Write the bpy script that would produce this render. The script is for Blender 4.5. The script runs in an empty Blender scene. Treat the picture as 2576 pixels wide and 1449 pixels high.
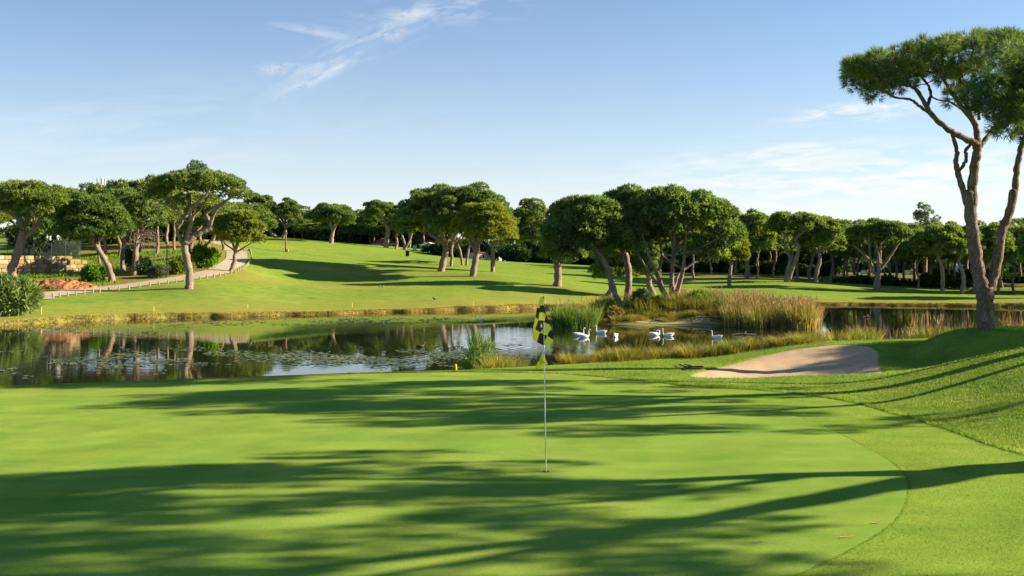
import bpy, math, random
import numpy as np
from mathutils import Vector
PI = math.pi
C = bpy.context.scene.collection
F, U0, V0, CAMZ, WATER = 2500.0, 1288.0, 670.0, 2.6, -1.5
R0 = np.random.default_rng(7)
EL, AZ = math.radians(21.5), math.radians(8.2)
SUN = Vector((math.cos(EL)*math.cos(AZ), math.cos(EL)*math.sin(AZ), math.sin(EL)))

# ------------------------------------------------------------------ helpers
def W(u, v, y):
    return np.array([(u-U0)/F*y, y, CAMZ-(v-V0)/F*y])
def sstep(a, b, x):
    t = np.clip((x-a)/(b-a), 0, 1); return t*t*(3-2*t)
def tag(o, label=None, cat=None, group=None, kind=None):
    if label: o['label'] = label
    if cat: o['category'] = cat
    if group: o['group'] = group
    if kind: o['kind'] = kind
    return o
def mesh(name, v, f, mats, midx=None, smooth=False):
    """v (n,3); f either (m,3)/(m,4) array or list of such arrays / list of tuples"""
    v = np.asarray(v, dtype=np.float32)
    if isinstance(f, np.ndarray): f = [f]
    me = bpy.data.meshes.new(name)
    if len(f) and isinstance(f[0], np.ndarray):
        loops = np.concatenate([a.ravel() for a in f]).astype(np.int32)
        tot = np.concatenate([np.full(len(a), a.shape[1]) for a in f]).astype(np.int32)
        start = np.concatenate([[0], np.cumsum(tot)[:-1]]).astype(np.int32)
        me.vertices.add(len(v)); me.vertices.foreach_set('co', v.ravel())
        me.loops.add(len(loops)); me.loops.foreach_set('vertex_index', loops)
        me.polygons.add(len(tot)); me.polygons.foreach_set('loop_start', start); me.polygons.foreach_set('loop_total', tot)
        me.update(calc_edges=True); me.validate()
    else:
        me.from_pydata([tuple(p) for p in v], [], [tuple(q) for q in f])
    if not isinstance(mats, (list, tuple)): mats = [mats]
    for m in mats: me.materials.append(m)
    if midx is not None: me.polygons.foreach_set('material_index', np.asarray(midx, dtype=np.int32))
    if smooth: me.polygons.foreach_set('use_smooth', np.ones(len(me.polygons), dtype=bool))
    me.update()
    return me
def obj(name, me, parent=None, loc=None):
    o = bpy.data.objects.new(name, me); C.objects.link(o)
    if parent: o.parent = parent
    if loc is not None: o.location = [float(a) for a in loc]
    return o
def empty(name, loc, rz=0):
    o = bpy.data.objects.new(name, None); C.objects.link(o); o.location = [float(a) for a in loc]; o.rotation_euler.z = rz
    o.empty_display_size = .3
    return o
def copy_tree(o, parent=None):
    c = o.copy(); C.objects.link(c); c.parent = parent
    for ch in list(o.children): copy_tree(ch, c)
    return c
class MB:
    def __init__(s): s.v = []; s.f = []; s.n = 0; s.m = []
    def add(s, v, f, m=0):
        v = np.asarray(v, dtype=float); s.v.append(v)
        for q in f: s.f.append(tuple(int(a)+s.n for a in q)); s.m.append(m)
        s.n += len(v)
    def box(s, c, d, m=0, rz=0):
        x, y, z = [a/2 for a in d]
        v = np.array([(i, j, k) for k in (-z, z) for j in (-y, y) for i in (-x, x)])
        c_, s_ = math.cos(rz), math.sin(rz)
        v = np.stack([v[:,0]*c_-v[:,1]*s_, v[:,0]*s_+v[:,1]*c_, v[:,2]], 1)+np.array(c)
        s.add(v, [(0,2,3,1),(4,5,7,6),(0,1,5,4),(2,6,7,3),(0,4,6,2),(1,3,7,5)], m)
    def tube(s, pts, rad, n=8, m=0):
        v, f = tube(pts, rad, n); s.add(v, f, m)
    def prism(s, poly, z0, z1, m=0):
        n = len(poly); v = [(a, b, z0) for a, b in poly]+[(a, b, z1) for a, b in poly]
        s.add(v, [tuple(range(n))[::-1], tuple(range(n, 2*n))]+[(i, (i+1)%n, n+(i+1)%n, n+i) for i in range(n)], m)
    def build(s, name, mats, parent=None, smooth=False, loc=None):
        me = mesh(name, np.concatenate(s.v), s.f, mats, s.m, smooth)
        return obj(name, me, parent, loc)
def tube(pts, rad, n=8):
    pts = np.asarray(pts, dtype=float); k = len(pts)
    rad = np.asarray(rad, dtype=float)*np.ones(k)
    t = np.gradient(pts, axis=0); t /= np.linalg.norm(t, axis=1)[:,None]+1e-9
    up = np.array([0, 1., 0]) if abs(t[0][1]) < .8 else np.array([1., 0, 0])
    a = np.cross(t, up); a /= np.linalg.norm(a, axis=1)[:,None]+1e-9
    b = np.cross(t, a)
    th = np.arange(n)*2*PI/n
    ring = a[:,None,:]*np.cos(th)[None,:,None]+b[:,None,:]*np.sin(th)[None,:,None]
    v = (pts[:,None,:]+ring*rad[:,None,None]).reshape(-1, 3)
    i = np.arange(k-1)[:,None]*n; j = np.arange(n)[None,:]; j2 = (j+1)%n
    f = np.stack([i+j, i+j2, i+n+j2, i+n+j], -1).reshape(-1, 4)
    f = [tuple(q) for q in f]+[tuple(range(n))[::-1], tuple(range((k-1)*n, k*n))]
    return v, f
def smooth_path(p, per=5, rng=None, jit=0):
    p = np.asarray(p, dtype=float)
    if len(p) == 2: p = np.array([p[0], (p[0]+p[1])/2, p[1]])
    q = np.vstack([2*p[0]-p[1], p, 2*p[-1]-p[-2]]); out = []
    for i in range(1, len(q)-2):
        for t in np.arange(per)/per:
            out.append(.5*((2*q[i])+(-q[i-1]+q[i+1])*t+(2*q[i-1]-5*q[i]+4*q[i+1]-q[i+2])*t*t+(-q[i-1]+3*q[i]-3*q[i+1]+q[i+2])*t**3))
    out.append(q[-2]); out = np.array(out)
    if rng is not None and jit: out[1:-1] += rng.normal(0, jit, out[1:-1].shape)
    return out
def interp_curve(xs, ys): 
    xs, ys = np.array(xs, float), np.array(ys, float)
    return lambda x: np.interp(x, xs, ys)
def inpoly(poly, x, y):
    inside = np.zeros(np.shape(x), bool); n = len(poly)
    for i in range(n):
        x1, y1 = poly[i]; x2, y2 = poly[(i+1)%n]
        if y1 == y2: continue
        c = ((y1 > y) != (y2 > y)) & (x < (x2-x1)*(y-y1)/(y2-y1)+x1)
        inside ^= c
    return inside
def polydist(poly, x, y):
    d = np.full(np.shape(x), 1e9); n = len(poly)
    for i in range(n):
        x1, y1 = poly[i]; x2, y2 = poly[(i+1)%n]
        L = (x2-x1)**2+(y2-y1)**2+1e-12
        t = np.clip(((x-x1)*(x2-x1)+(y-y1)*(y2-y1))/L, 0, 1)
        d = np.minimum(d, np.hypot(x-x1-t*(x2-x1), y-y1-t*(y2-y1)))
    return d
def closed_smooth(poly, per=5):
    p = np.array(poly, float); n = len(p); out = []
    for i in range(n):
        a, b, c, d = p[i-1], p[i], p[(i+1)%n], p[(i+2)%n]
        for t in np.arange(per)/per:
            out.append(.5*((2*b)+(-a+c)*t+(2*a-5*b+4*c-d)*t*t+(-a+3*b-3*c+d)*t**3))
    return [tuple(q) for q in out]
def wob(x, y, s, seed=0):   # cheap smooth noise
    r = np.random.default_rng(seed); o = 0
    for k in range(5):
        a = r.uniform(0, 2*PI); fr = s*r.uniform(.6, 1.7); ph = r.uniform(0, 2*PI)
        o = o+np.sin((x*math.cos(a)+y*math.sin(a))*fr+ph)
    return o/5

# ------------------------------------------------------------------ materials
def newmat(name):
    m = bpy.data.materials.new(name); m.use_nodes = True
    nt = m.node_tree; b = nt.nodes['Principled BSDF']; return m, nt, b
def nd(nt, t, **kw):
    n = nt.nodes.new(t)
    for k, v in kw.items():
        if k in n.inputs: n.inputs[k].default_value = v
        else: setattr(n, k, v)
    return n
def ramp(nt, fac, stops):
    r = nt.nodes.new('ShaderNodeValToRGB'); e = r.color_ramp.elements
    while len(e) < len(stops): e.new(.5)
    for i, (p, c) in enumerate(stops):
        e[i].position = p; e[i].color = tuple(c)+(1,) if len(c) == 3 else c
    nt.links.new(fac, r.inputs[0]); return r.outputs[0]
def mixc(nt, fac, a, b, mode='MIX'):
    m = nt.nodes.new('ShaderNodeMix'); m.data_type = 'RGBA'; m.blend_type = mode
    for s, val in ((m.inputs[0], fac), (m.inputs[6], a), (m.inputs[7], b)):
        if isinstance(val, bpy.types.NodeSocket): nt.links.new(val, s)
        elif isinstance(val, (int, float)): s.default_value = val
        else: s.default_value = tuple(val)+(1,)
    return m.outputs[2]
def math_(nt, op, a, b=0.0, c=None):
    m = nt.nodes.new('ShaderNodeMath'); m.operation = op
    for i, val in enumerate((a, b) if c is None else (a, b, c)):
        if isinstance(val, bpy.types.NodeSocket): nt.links.new(val, m.inputs[i])
        else: m.inputs[i].default_value = val
    return m.outputs[0]
def coords(nt, scale=(1,1,1), kind='Object', rot=(0,0,0)):
    tc = nt.nodes.new('ShaderNodeTexCoord'); mp = nt.nodes.new('ShaderNodeMapping')
    mp.inputs['Scale'].default_value = scale; mp.inputs['Rotation'].default_value = rot
    nt.links.new(tc.outputs[kind], mp.inputs[0]); return mp.outputs[0]
def noise(nt, vec, scale, detail=4, rough=.55, dist=0):
    n = nd(nt, 'ShaderNodeTexNoise', Scale=scale, Detail=detail, Roughness=rough, Distortion=dist)
    nt.links.new(vec, n.inputs['Vector']); return n.outputs['Fac']
def bump(nt, b, h, strength=.5, dist=.02):
    bp = nd(nt, 'ShaderNodeBump', Strength=strength, Distance=dist)
    nt.links.new(h, bp.inputs['Height']); nt.links.new(bp.outputs[0], b.inputs['Normal'])
def plain(name, col, rough=.7, metal=0, var=.15, scale=8, bmp=.2, spec=.3):
    m, nt, b = newmat(name); vec = coords(nt)
    n = noise(nt, vec, scale, 5)
    lo = [c*(1-var) for c in col]; hi = [min(1, c*(1+var)) for c in col]
    nt.links.new(ramp(nt, n, [(.3, lo), (.7, hi)]), b.inputs['Base Color'])
    b.inputs['Roughness'].default_value = rough; b.inputs['Metallic'].default_value = metal
    b.inputs['Specular IOR Level'].default_value = spec
    if bmp: bump(nt, b, n, bmp, .01)
    return m
def turf(name, c1, c2, c3, fine, fb=.5, bd=.01, attrs=None, bands=False):
    m, nt, b = newmat(name); vec = coords(nt)
    big = noise(nt, vec, .16, 5, .6, .4); mid = noise(nt, vec, 1.3, 5, .6); fn = noise(nt, vec, fine, 6, .7)
    vs = coords(nt, (1, 2.6, 1)); streak = noise(nt, vs, .5, 4, .6)
    col = mixc(nt, math_(nt, 'MULTIPLY', ramp(nt, big, [(.35, (0,0,0)), (.65, (1,1,1))]), 1), c1, c2)
    col = mixc(nt, ramp(nt, mid, [(.45, (0,0,0)), (.75, (1,1,1))]), col, c3)
    col = mixc(nt, 1.0, col, ramp(nt, streak, [(.3, (.80,.84,.80)), (.7, (1.13,1.10,1.09))]), 'MULTIPLY')
    col = mixc(nt, 1.0, col, ramp(nt, fn, [(.25, (.62,.66,.6)), (.5, (1,1,1)), (.8, (1.3,1.26,1.2))]), 'MULTIPLY')
    if bands:
        wv = nd(nt, 'ShaderNodeTexWave', Scale=.16, Distortion=.4, Detail=1.0); wv.wave_profile = 'SIN'; mpv = coords(nt, (1, 1, 1), 'Object', (0, 0, .5)); nt.links.new(mpv, wv.inputs['Vector'])
        col = mixc(nt, 1.0, col, ramp(nt, wv.outputs['Fac'], [(.35, (.965,.97,.965)), (.65, (1.035,1.03,1.03))]), 'MULTIPLY')
        sp = nd(nt, 'ShaderNodeTexNoise', Scale=3.5, Detail=2.0); nt.links.new(vec, sp.inputs['Vector'])
        col = mixc(nt, ramp(nt, sp.outputs['Fac'], [(.66, (0,)*3), (.76, (.45,)*3)]), col, (.25,.24,.06))
    if attrs: col = attrs(nt, vec, col, fn)
    nt.links.new(col, b.inputs['Base Color'])
    b.inputs['Roughness'].default_value = .95; b.inputs['Specular IOR Level'].default_value = .0
    b.inputs['Sheen Weight'].default_value = .0
    bump(nt, b, fn, fb, bd); return m
def leafmat(name, dark, mid, light, trans=.35, scale=.35, rnd=True, spec=.15):
    m, nt, b = newmat(name); vec = coords(nt)
    n = noise(nt, vec, scale, 3)
    col = ramp(nt, n, [(.32, dark), (.52, mid), (.72, light)])
    g = nt.nodes.new('ShaderNodeNewGeometry')
    if rnd:
        col = mixc(nt, 1.0, col, ramp(nt, g.outputs['Random Per Island'], [(0, (.60,.64,.62)), (.5, (1,1,1)), (.85, (1.35,1.3,1.15)), (1, (1.75,1.6,1.4))]), 'MULTIPLY')
    oi = nt.nodes.new('ShaderNodeObjectInfo')
    col = mixc(nt, 1.0, col, ramp(nt, oi.outputs['Random'], [(0, (.8,.92,.95)), (.5, (1,1,1)), (1, (1.18,1.08,.85))]), 'MULTIPLY')
    nt.links.new(col, b.inputs['Base Color']); b.inputs['Roughness'].default_value = .6
    b.inputs['Specular IOR Level'].default_value = spec
    tr = nt.nodes.new('ShaderNodeBsdfTranslucent'); nt.links.new(mixc(nt, 1.0, col, (1.15,1.2,.6), 'MULTIPLY'), tr.inputs[0])
    mx = nt.nodes.new('ShaderNodeMixShader'); mx.inputs[0].default_value = trans
    nt.links.new(b.outputs[0], mx.inputs[1]); nt.links.new(tr.outputs[0], mx.inputs[2])
    nt.links.new(mx.outputs[0], nt.nodes['Material Output'].inputs[0]); return m

M = {}
def ground_attrs(nt, vec, col, fn):
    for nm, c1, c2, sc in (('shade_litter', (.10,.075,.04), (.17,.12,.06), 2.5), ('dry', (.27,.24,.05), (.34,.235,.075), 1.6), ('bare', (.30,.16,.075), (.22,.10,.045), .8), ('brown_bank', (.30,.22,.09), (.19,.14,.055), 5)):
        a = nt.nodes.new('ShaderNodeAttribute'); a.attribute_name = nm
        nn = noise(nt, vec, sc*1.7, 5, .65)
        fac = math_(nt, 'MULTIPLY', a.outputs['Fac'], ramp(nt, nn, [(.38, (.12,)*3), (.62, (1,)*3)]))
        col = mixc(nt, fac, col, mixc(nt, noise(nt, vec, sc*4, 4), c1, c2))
    return col
G1, G2, G3 = (.165,.252,.040), (.228,.278,.048), (.122,.222,.033)
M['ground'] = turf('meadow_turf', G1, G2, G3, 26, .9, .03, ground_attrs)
M['green'] = turf('putting_turf', (.170,.280,.046), (.228,.310,.054), (.142,.256,.040), 60, .35, .004, bands=True)
M['fringe'] = turf('fringe_turf', (.180,.278,.042), (.238,.305,.050), (.148,.250,.036), 40, .7, .012, bands=True)
M['blade'] = leafmat('turf_blade', (.092,.175,.028), (.17,.27,.045), (.27,.35,.08), .45, .9)
M['pine'] = leafmat('pine_needles', (.095,.155,.052), (.170,.235,.064), (.275,.33,.095), .42, .8)
M['pine_light'] = leafmat('young_pine_needles', (.13,.18,.045), (.205,.255,.055), (.29,.325,.075), .45, .8)
M['pine_near'] = leafmat('long_pine_needles', (.055,.120,.055), (.11,.18,.055), (.23,.28,.075), .42, 1.1, spec=.3)
M['eucalypt'] = leafmat('grey_leaves', (.10,.15,.09), (.15,.20,.12), (.20,.25,.15), .3, .6)
M['oleander'] = leafmat('oleander_leaves', (.09,.15,.05), (.17,.24,.09), (.27,.33,.16), .3, 1.2)
M['fresh'] = leafmat('fresh_leaves', (.07,.17,.01), (.12,.25,.015), (.20,.32,.03), .4, 1.5)
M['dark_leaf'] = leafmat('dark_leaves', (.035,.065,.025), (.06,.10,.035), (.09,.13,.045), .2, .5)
M['greybush'] = leafmat('grey_shrub_leaves', (.07,.085,.05), (.12,.13,.075), (.17,.17,.10), .2, 1.5)
M['reed'] = leafmat('reed_blades', (.16,.18,.035), (.27,.25,.07), (.42,.33,.15), .35, 1.1)
M['reed_green'] = leafmat('green_reed_blades', (.09,.17,.03), (.16,.24,.045), (.27,.30,.08), .35, 1.1)
M['reed_tan'] = leafmat('dry_reed_plumes', (.30,.20,.09), (.42,.28,.14), (.50,.38,.22), .35, 1.1)
M['sedge'] = leafmat('sedge_blades', (.15,.16,.025), (.30,.27,.06), (.46,.36,.14), .35, 1.3)
M['bankgrass'] = leafmat('dry_bank_grass', (.20,.17,.04), (.32,.23,.075), (.38,.32,.08), .3, .9)
M['dead'] = plain('dead_twigs', (.20,.15,.12), .9)
M['palm'] = leafmat('palm_fronds', (.12,.16,.02), (.20,.22,.03), (.28,.27,.05), .3, 1.2)
def barkmat(name, c1, c2, c3):
    m, nt, b = newmat(name); vec = coords(nt, (1, 1, .35))
    v = nd(nt, 'ShaderNodeTexVoronoi', Scale=15.0); v.feature = 'DISTANCE_TO_EDGE'; 
    dn = noise(nt, vec, 5, 4)
    va = nt.nodes.new('ShaderNodeVectorMath'); va.operation = 'ADD'; nt.links.new(vec, va.inputs[0])
    cmb = nt.nodes.new('ShaderNodeCombineXYZ'); nt.links.new(math_(nt, 'MULTIPLY', dn, .5), cmb.inputs[0]); nt.links.new(math_(nt, 'MULTIPLY', dn, .5), cmb.inputs[2])
    nt.links.new(cmb.outputs[0], va.inputs[1]); nt.links.new(va.outputs[0], v.inputs['Vector'])
    n = noise(nt, vec, 3, 6, .65)
    col = ramp(nt, n, [(.3, c1), (.5, c2), (.72, c3)])
    col = mixc(nt, ramp(nt, v.outputs['Distance'], [(0, (.75,)*3), (.16, (0,)*3)]), col, [c*.5 for c in c1])
    nt.links.new(col, b.inputs['Base Color']); b.inputs['Roughness'].default_value = .9; b.inputs['Specular IOR Level'].default_value = .15
    bump(nt, b, ramp(nt, v.outputs['Distance'], [(0, (0,)*3), (.2, (1,)*3)]), .8, .03); return m
M['bark'] = barkmat('pine_bark', (.20,.14,.10), (.33,.25,.19), (.43,.36,.29))
M['bark_near'] = barkmat('rough_pine_bark', (.15,.105,.075), (.235,.17,.125), (.32,.25,.19))
M['sand'] = plain('bunker_sand', (.47,.33,.20), .95, 0, .10, 3, 0, .1)
nt = M['sand'].node_tree; vec = coords(nt); wv0 = nd(nt, 'ShaderNodeTexWave', Scale=3.2, Distortion=5.0, Detail=3.0); wv0.bands_direction = 'DIAGONAL'; nt.links.new(vec, wv0.inputs['Vector'])
bump(nt, nt.nodes['Principled BSDF'], math_(nt, 'ADD', noise(nt, vec, 22, 8, .8), math_(nt, 'MULTIPLY', wv0.outputs['Fac'], .08)), .55, .035)
M['path'] = plain('pale_asphalt', (.40,.33,.23), .9, 0, .12, 2, .2, .2)
M['road'] = plain('dark_asphalt', (.16,.155,.15), .9, 0, .12, 2, .1)
M['soil'] = plain('red_soil', (.30,.135,.055), .95, 0, .5, 1.6, .8, .1)
M['post'] = plain('pale_wood_post', (.34,.27,.18), .8, 0, .2, 12)
M['wood'] = plain('brown_wood', (.22,.12,.06), .8, 0, .25, 10)
M['yellow'] = plain('yellow_paint', (.85,.55,.02), .5, 0, .08, 12)
M['white'] = plain('white_paint', (.72,.71,.68), .6, 0, .06, 5)
M['metal'] = plain('brushed_metal', (.75,.75,.74), .35, .6, .05, 8, 0)
M['black'] = plain('black_paint', (.015,.018,.015), .6, 0, .2, 5)
M['darkgreen'] = plain('dark_green_paint', (.02,.05,.03), .6, 0, .2, 5)
M['plaster'] = plain('cream_plaster', (.62,.56,.48), .85, 0, .08, 3)
M['roof'] = plain('clay_tiles', (.34,.12,.07), .85, 0, .25, 6, .6)
M['glass'] = plain('window_glass', (.03,.04,.05), .1, 0, .1, 2, 0, .5)
M['feather'] = plain('white_feathers', (.80,.79,.76), .8, 0, .06, 14, .3)
M['beak'] = plain('orange_beak', (.65,.20,.03), .5)
M['duck'] = plain('brown_feathers', (.12,.085,.06), .8, 0, .3, 30)
M['bird'] = plain('dark_feathers', (.02,.022,.03), .6)
M['flag_y'] = plain('yellow_cloth', (.95,.80,.04), .75, 0, .06, 20, .1)
M['flag_k'] = plain('black_cloth', (.012,.014,.014), .8, 0, .3, 20, .1)
for k_ in ('flag_y',):
    nt = M[k_].node_tree; tr = nt.nodes.new('ShaderNodeBsdfTranslucent'); tr.inputs[0].default_value = (1,.86,.05,1); mx = nt.nodes.new('ShaderNodeMixShader'); mx.inputs[0].default_value = .55
    nt.links.new(nt.nodes['Principled BSDF'].outputs[0], mx.inputs[1]); nt.links.new(tr.outputs[0], mx.inputs[2]); nt.links.new(mx.outputs[0], nt.nodes['Material Output'].inputs[0])
M['ink'] = plain('black_ink', (.02,.03,.02), .8)
M['cup'] = plain('cup_liner', (.35,.35,.33), .6)
M['cupdark'] = plain('cup_shade', (.03,.02,.012), .9)
M['driftwood'] = plain('driftwood', (.24,.20,.16), .9, 0, .3, 15)
M['pad'] = leafmat('lily_pad', (.07,.10,.03), (.12,.15,.055), (.20,.20,.08), .1, .4, spec=.4)
M['pad'].node_tree.nodes['Principled BSDF'].inputs['Roughness'].default_value = .35
M['padflower'] = plain('yellow_lily_leaf', (.55,.42,.05), .6)
m, nt, b = newmat('stone_blocks'); M['stone'] = m
vec = coords(nt, (1, 1, 1)); sx = nt.nodes.new('ShaderNodeSeparateXYZ'); nt.links.new(vec, sx.inputs[0])
n = noise(nt, vec, 1.6, 4); g = nt.nodes.new('ShaderNodeNewGeometry')
col = ramp(nt, g.outputs['Random Per Island'], [(0, (.22,.14,.06)), (.35, (.36,.25,.12)), (.7, (.44,.34,.19)), (1, (.26,.22,.17))])
nt.links.new(mixc(nt, 1.0, col, ramp(nt, noise(nt, vec, 6, 5), [(.3, (.7,)*3), (.7, (1.1,)*3)]), 'MULTIPLY'), b.inputs['Base Color']); b.inputs['Roughness'].default_value = .9
bump(nt, b, noise(nt, vec, 9, 5), .6, .04)
# water
m, nt, b = newmat('pond_water'); M['water'] = m
b.inputs['Base Color'].default_value = (.012,.014,.008,1); b.inputs['Roughness'].default_value = .015; b.inputs['IOR'].default_value = 1.33
b.inputs['Specular IOR Level'].default_value = .5
v1 = coords(nt, (.35, 1.6, 1)); n1 = noise(nt, v1, 2.2, 3, .5)
v2 = coords(nt, (1, 1, 1)); msk = ramp(nt, noise(nt, v2, .06, 2), [(.42, (0.1,)*3), (.62, (1,)*3)])
wv = nd(nt, 'ShaderNodeTexWave', Scale=.62, Distortion=1.2, Detail=1.0); wv.wave_type = 'RINGS'; wv.rings_direction = 'Z'
tc = nt.nodes.new('ShaderNodeTexCoord'); mp = nt.nodes.new('ShaderNodeMapping'); mp.inputs['Location'].default_value = (-1.6, -50, 0)
nt.links.new(tc.outputs['Object'], mp.inputs[0]); nt.links.new(mp.outputs[0], wv.inputs['Vector'])
ln = nt.nodes.new('ShaderNodeVectorMath'); ln.operation = 'LENGTH'; nt.links.new(mp.outputs[0], ln.inputs[0])
ringm = ramp(nt, math_(nt, 'DIVIDE', ln.outputs['Value'], 16.0), [(0, (1,)*3), (1, (0,)*3)])
hsum = math_(nt, 'ADD', math_(nt, 'MULTIPLY', n1, msk), math_(nt, 'MULTIPLY', math_(nt, 'MULTIPLY', wv.outputs['Fac'], ringm), .45))
bump(nt, b, hsum, .14, .025)

# ------------------------------------------------------------------ terrain
yn_ = interp_curve([-200,-60,-12,-5,0,3,8,13,20,40,80,200], [22,24,27.5,29,30.5,31.5,34,36,38,44,60,75])
yr_ = interp_curve([-200,-60,-11.5,-5.6,-1.4,1.2,2.3,4.7,6.8,9.1,14,22,40,80,200], [16,18,22.0,23.5,24.7,26.2,27.0,28.2,28.6,28.8,30,31,36,50,65])
yf_ = interp_curve([-200,-60,-35.4,-29.7,-20.8,-9.8,3.6,17,32,51.8,90,200], [40,58,68.8,77,80.7,89,96.7,104,105.6,100.5,92,80])
def yf(x): return yf_(x)+.35*np.sin(x*.9)+.22*np.sin(x*2.3+1)+.5*np.sin(x*.21)
BUNKER = closed_smooth([(4.3,23.55),(5.8,23.3),(6.97,23.7),(7.7,23.75),(8.4,23.7),(8.95,23.6),(9.15,24.4),(9.45,25.6),(9.8,26.6),(9.85,27.4),(9.4,27.95),(8.5,27.8),(7.57,27.6),(6.57,27.0),(5.4,25.8),(4.7,24.8)], 4)
GREEN = closed_smooth([(-16,20.6),(-11,21.0),(-6,22.3),(-2,23.2),(.1,22.9),(2.3,21.0),(3.6,19.5),(4.9,17.15),(5.05,14),(4.9,12.5),(4.57,11.5),(3.85,10.06),(2.7,8.68),(1.6,7.7),(-1,6),(-6,4.6),(-13,4.5),(-18,8),(-19,15)], 4)
FRINGE = closed_smooth([(-18,21.6),(-11,21.9),(-6,23.2),(-2,24.2),(1.0,24.0),(3.0,22.4),(3.9,21.45),(5.2,20.85),(6.05,19.9),(6.5,19.0),(6.75,17.3),(6.9,15.8),(6.95,13.9),(7.6,12),(8.6,9.5),(9,6),(7,2.5),(0,1.5),(-10,1.5),(-20,4),(-22,14)], 4)
def near_h(x, y, bunk=True):
    z = .03*wob(x, y, .35, 3)
    z = z-.02*np.clip(-x-4, 0, 20)*.5
    zr = .98*sstep(6.6, 12.8, x)*sstep(8, 17, y)*(1-sstep(21.8, 23.9, y))
    back = .42*sstep(4.8, 9.3, x)*sstep(24.0, 27.8, y)
    r = np.sqrt(((x-15.0)/5.6)**2+((y-26.4)/2.8)**2)
    hump = .92*(1-sstep(.50, 1.0, r))
    dip = .06*sstep(7, 11, x)+.15*sstep(10.5, 16, x)
    z = z+np.maximum(np.maximum(zr, back*(1-.0*x)), np.maximum(hump, dip*sstep(20, 24, y)))
    z = z+.06*np.exp(-((y-23.2)/.5)**2)*sstep(5, 7.5, x)*(1-sstep(9,10.5,x))
    m = (x > 3.5) & (x < 10.8) & (y > 22.5) & (y < 28.7) & bunk
    if np.any(m):
        xx, yy = np.broadcast_to(x, np.shape(z))[m], np.broadcast_to(y, np.shape(z))[m]
        ins = inpoly(BUNKER, xx, yy); d = polydist(BUNKER, xx, yy)
        z = np.array(z); z[m] = z[m]-np.where(ins, .05+.16*sstep(0, 1.1, d), 0)
    return z
CTL_OLD = [(-300,790,72),(0,797,73),(85,748,86),(300,735,91),(475,727,92),(600,672,110),(590,630,126),(530,603,142),(0,690,105),(35,710,96),(200,680,112),
 (350,640,140),(200,650,140),(-300,690,105),(-300,650,140),(650,600,165),(700,597,172),(830,612,178),(1000,621,178),(1100,642,172),(1250,656,168),(1400,667,165),(1500,674,162),
 (700,650,135),(700,700,109),(700,740,96),(1000,655,140),(1000,698,114),(1000,738,101),(1190,695,119),(1110,683,126),(1400,720,113),(1400,748,105),(1250,757,98),
 (1700,712,140),(1700,735,122),(1700,757,110),(1980,708,142),(1980,735,120),(1980,757,110),(2204,731,135),(2200,757,112),(2370,738,131),(2576,757,106),(2576,742,130),(2900,760,105),(2900,740,140),
 (2100,693,175),(2400,716,165),(2576,716,165),(2900,716,165),(2300,690,215),(2576,690,215),(1980,690,170),(1700,680,175),(500,640,125),(420,690,103),
 (100,780,77),(400,775,83),(700,779,86),(1000,768,93),(400,610,180),(0,600,190),(-300,600,190),(900,612,230),(1400,655,230)]
CTL = [(-300,790,72),(0,797,73),(85,748,86),(300,735,91),(475,727,92),(600,672,110),(590,630,138),(530,603,175),(0,690,105),(35,710,96),(200,680,112),
 (350,640,140),(200,650,140),(-300,690,105),(-300,650,140),(650,600,222),(700,597,240),(830,612,252),(1000,621,246),(1100,642,225),(1250,656,205),(1400,667,190),(1500,674,180),
 (700,650,158),(700,700,112),(700,740,96),(1000,655,170),(1000,698,118),(1000,738,101),(1190,695,119),(1110,683,126),(1400,720,113),(1400,748,105),(1250,757,98),
 (1700,712,140),(1700,735,122),(1700,757,110),(1980,708,142),(1980,735,120),(1980,757,110),(2204,731,135),(2200,757,112),(2370,738,131),(2576,757,106),(2576,742,130),(2900,760,105),(2900,740,140),
 (2100,693,175),(2400,716,165),(2576,716,165),(2900,716,165),(2300,690,215),(2576,690,215),(1980,690,170),(1700,680,175),(500,640,125),(420,690,103),
 (100,780,77),(400,775,83),(700,779,86),(1000,768,93),(400,610,210),(0,600,220),(-300,600,220),(900,612,320),(1400,660,300)]
cp = np.array([W(*c) for c in CTL])
cp = np.vstack([cp, [(x, float(yf_(x))+1.0, -1.2) for x in (-60,-45,-35,-20,-8,3,17,32,50,70)]])
def tk(r2): return np.where(r2 > 0, .5*r2*np.log(np.maximum(r2, 1e-9)), 0)
S_ = .02
n_ = len(cp); X = cp[:,:2]*S_
K = tk(((X[:,None]-X[None])**2).sum(-1))+np.eye(n_)*.0015
P = np.hstack([np.ones((n_,1)), X]); A = np.block([[K, P],[P.T, np.zeros((3,3))]])
wts = np.linalg.solve(A, np.concatenate([cp[:,2], np.zeros(3)]))
def far_h(x, y):
    x = np.asarray(x, float); y = np.asarray(y, float); sh = x.shape
    q = np.stack([x.ravel(), y.ravel()], 1)*S_; out = np.zeros(len(q))
    for s in range(0, len(q), 20000):
        e = q[s:s+20000]
        out[s:s+20000] = tk(((e[:,None]-X[None])**2).sum(-1))@wts[:n_]+wts[n_]+e@wts[n_+1:]
    out = out.reshape(sh)
    out = np.clip(out, -1.25, 11.5)
    k = np.maximum(sstep(310, 450, y), sstep(110, 180, np.abs(x)))
    out = out*(1-k)+4.0*k
    # two low mounds on the hill fairway
    out = out+.7*np.exp(-(((x+13)/7)**2+((y-150)/4)**2))+.35*wob(x, y, .12, 11)*.35
    return out
def isl(x, y):
    r = np.sqrt(((x-11.8)/9.4)**2+((y-76.5)/8.6)**2)+.05*np.sin(x*1.3)+.04*np.sin(y*1.1+x*.5)
    return r
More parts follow.
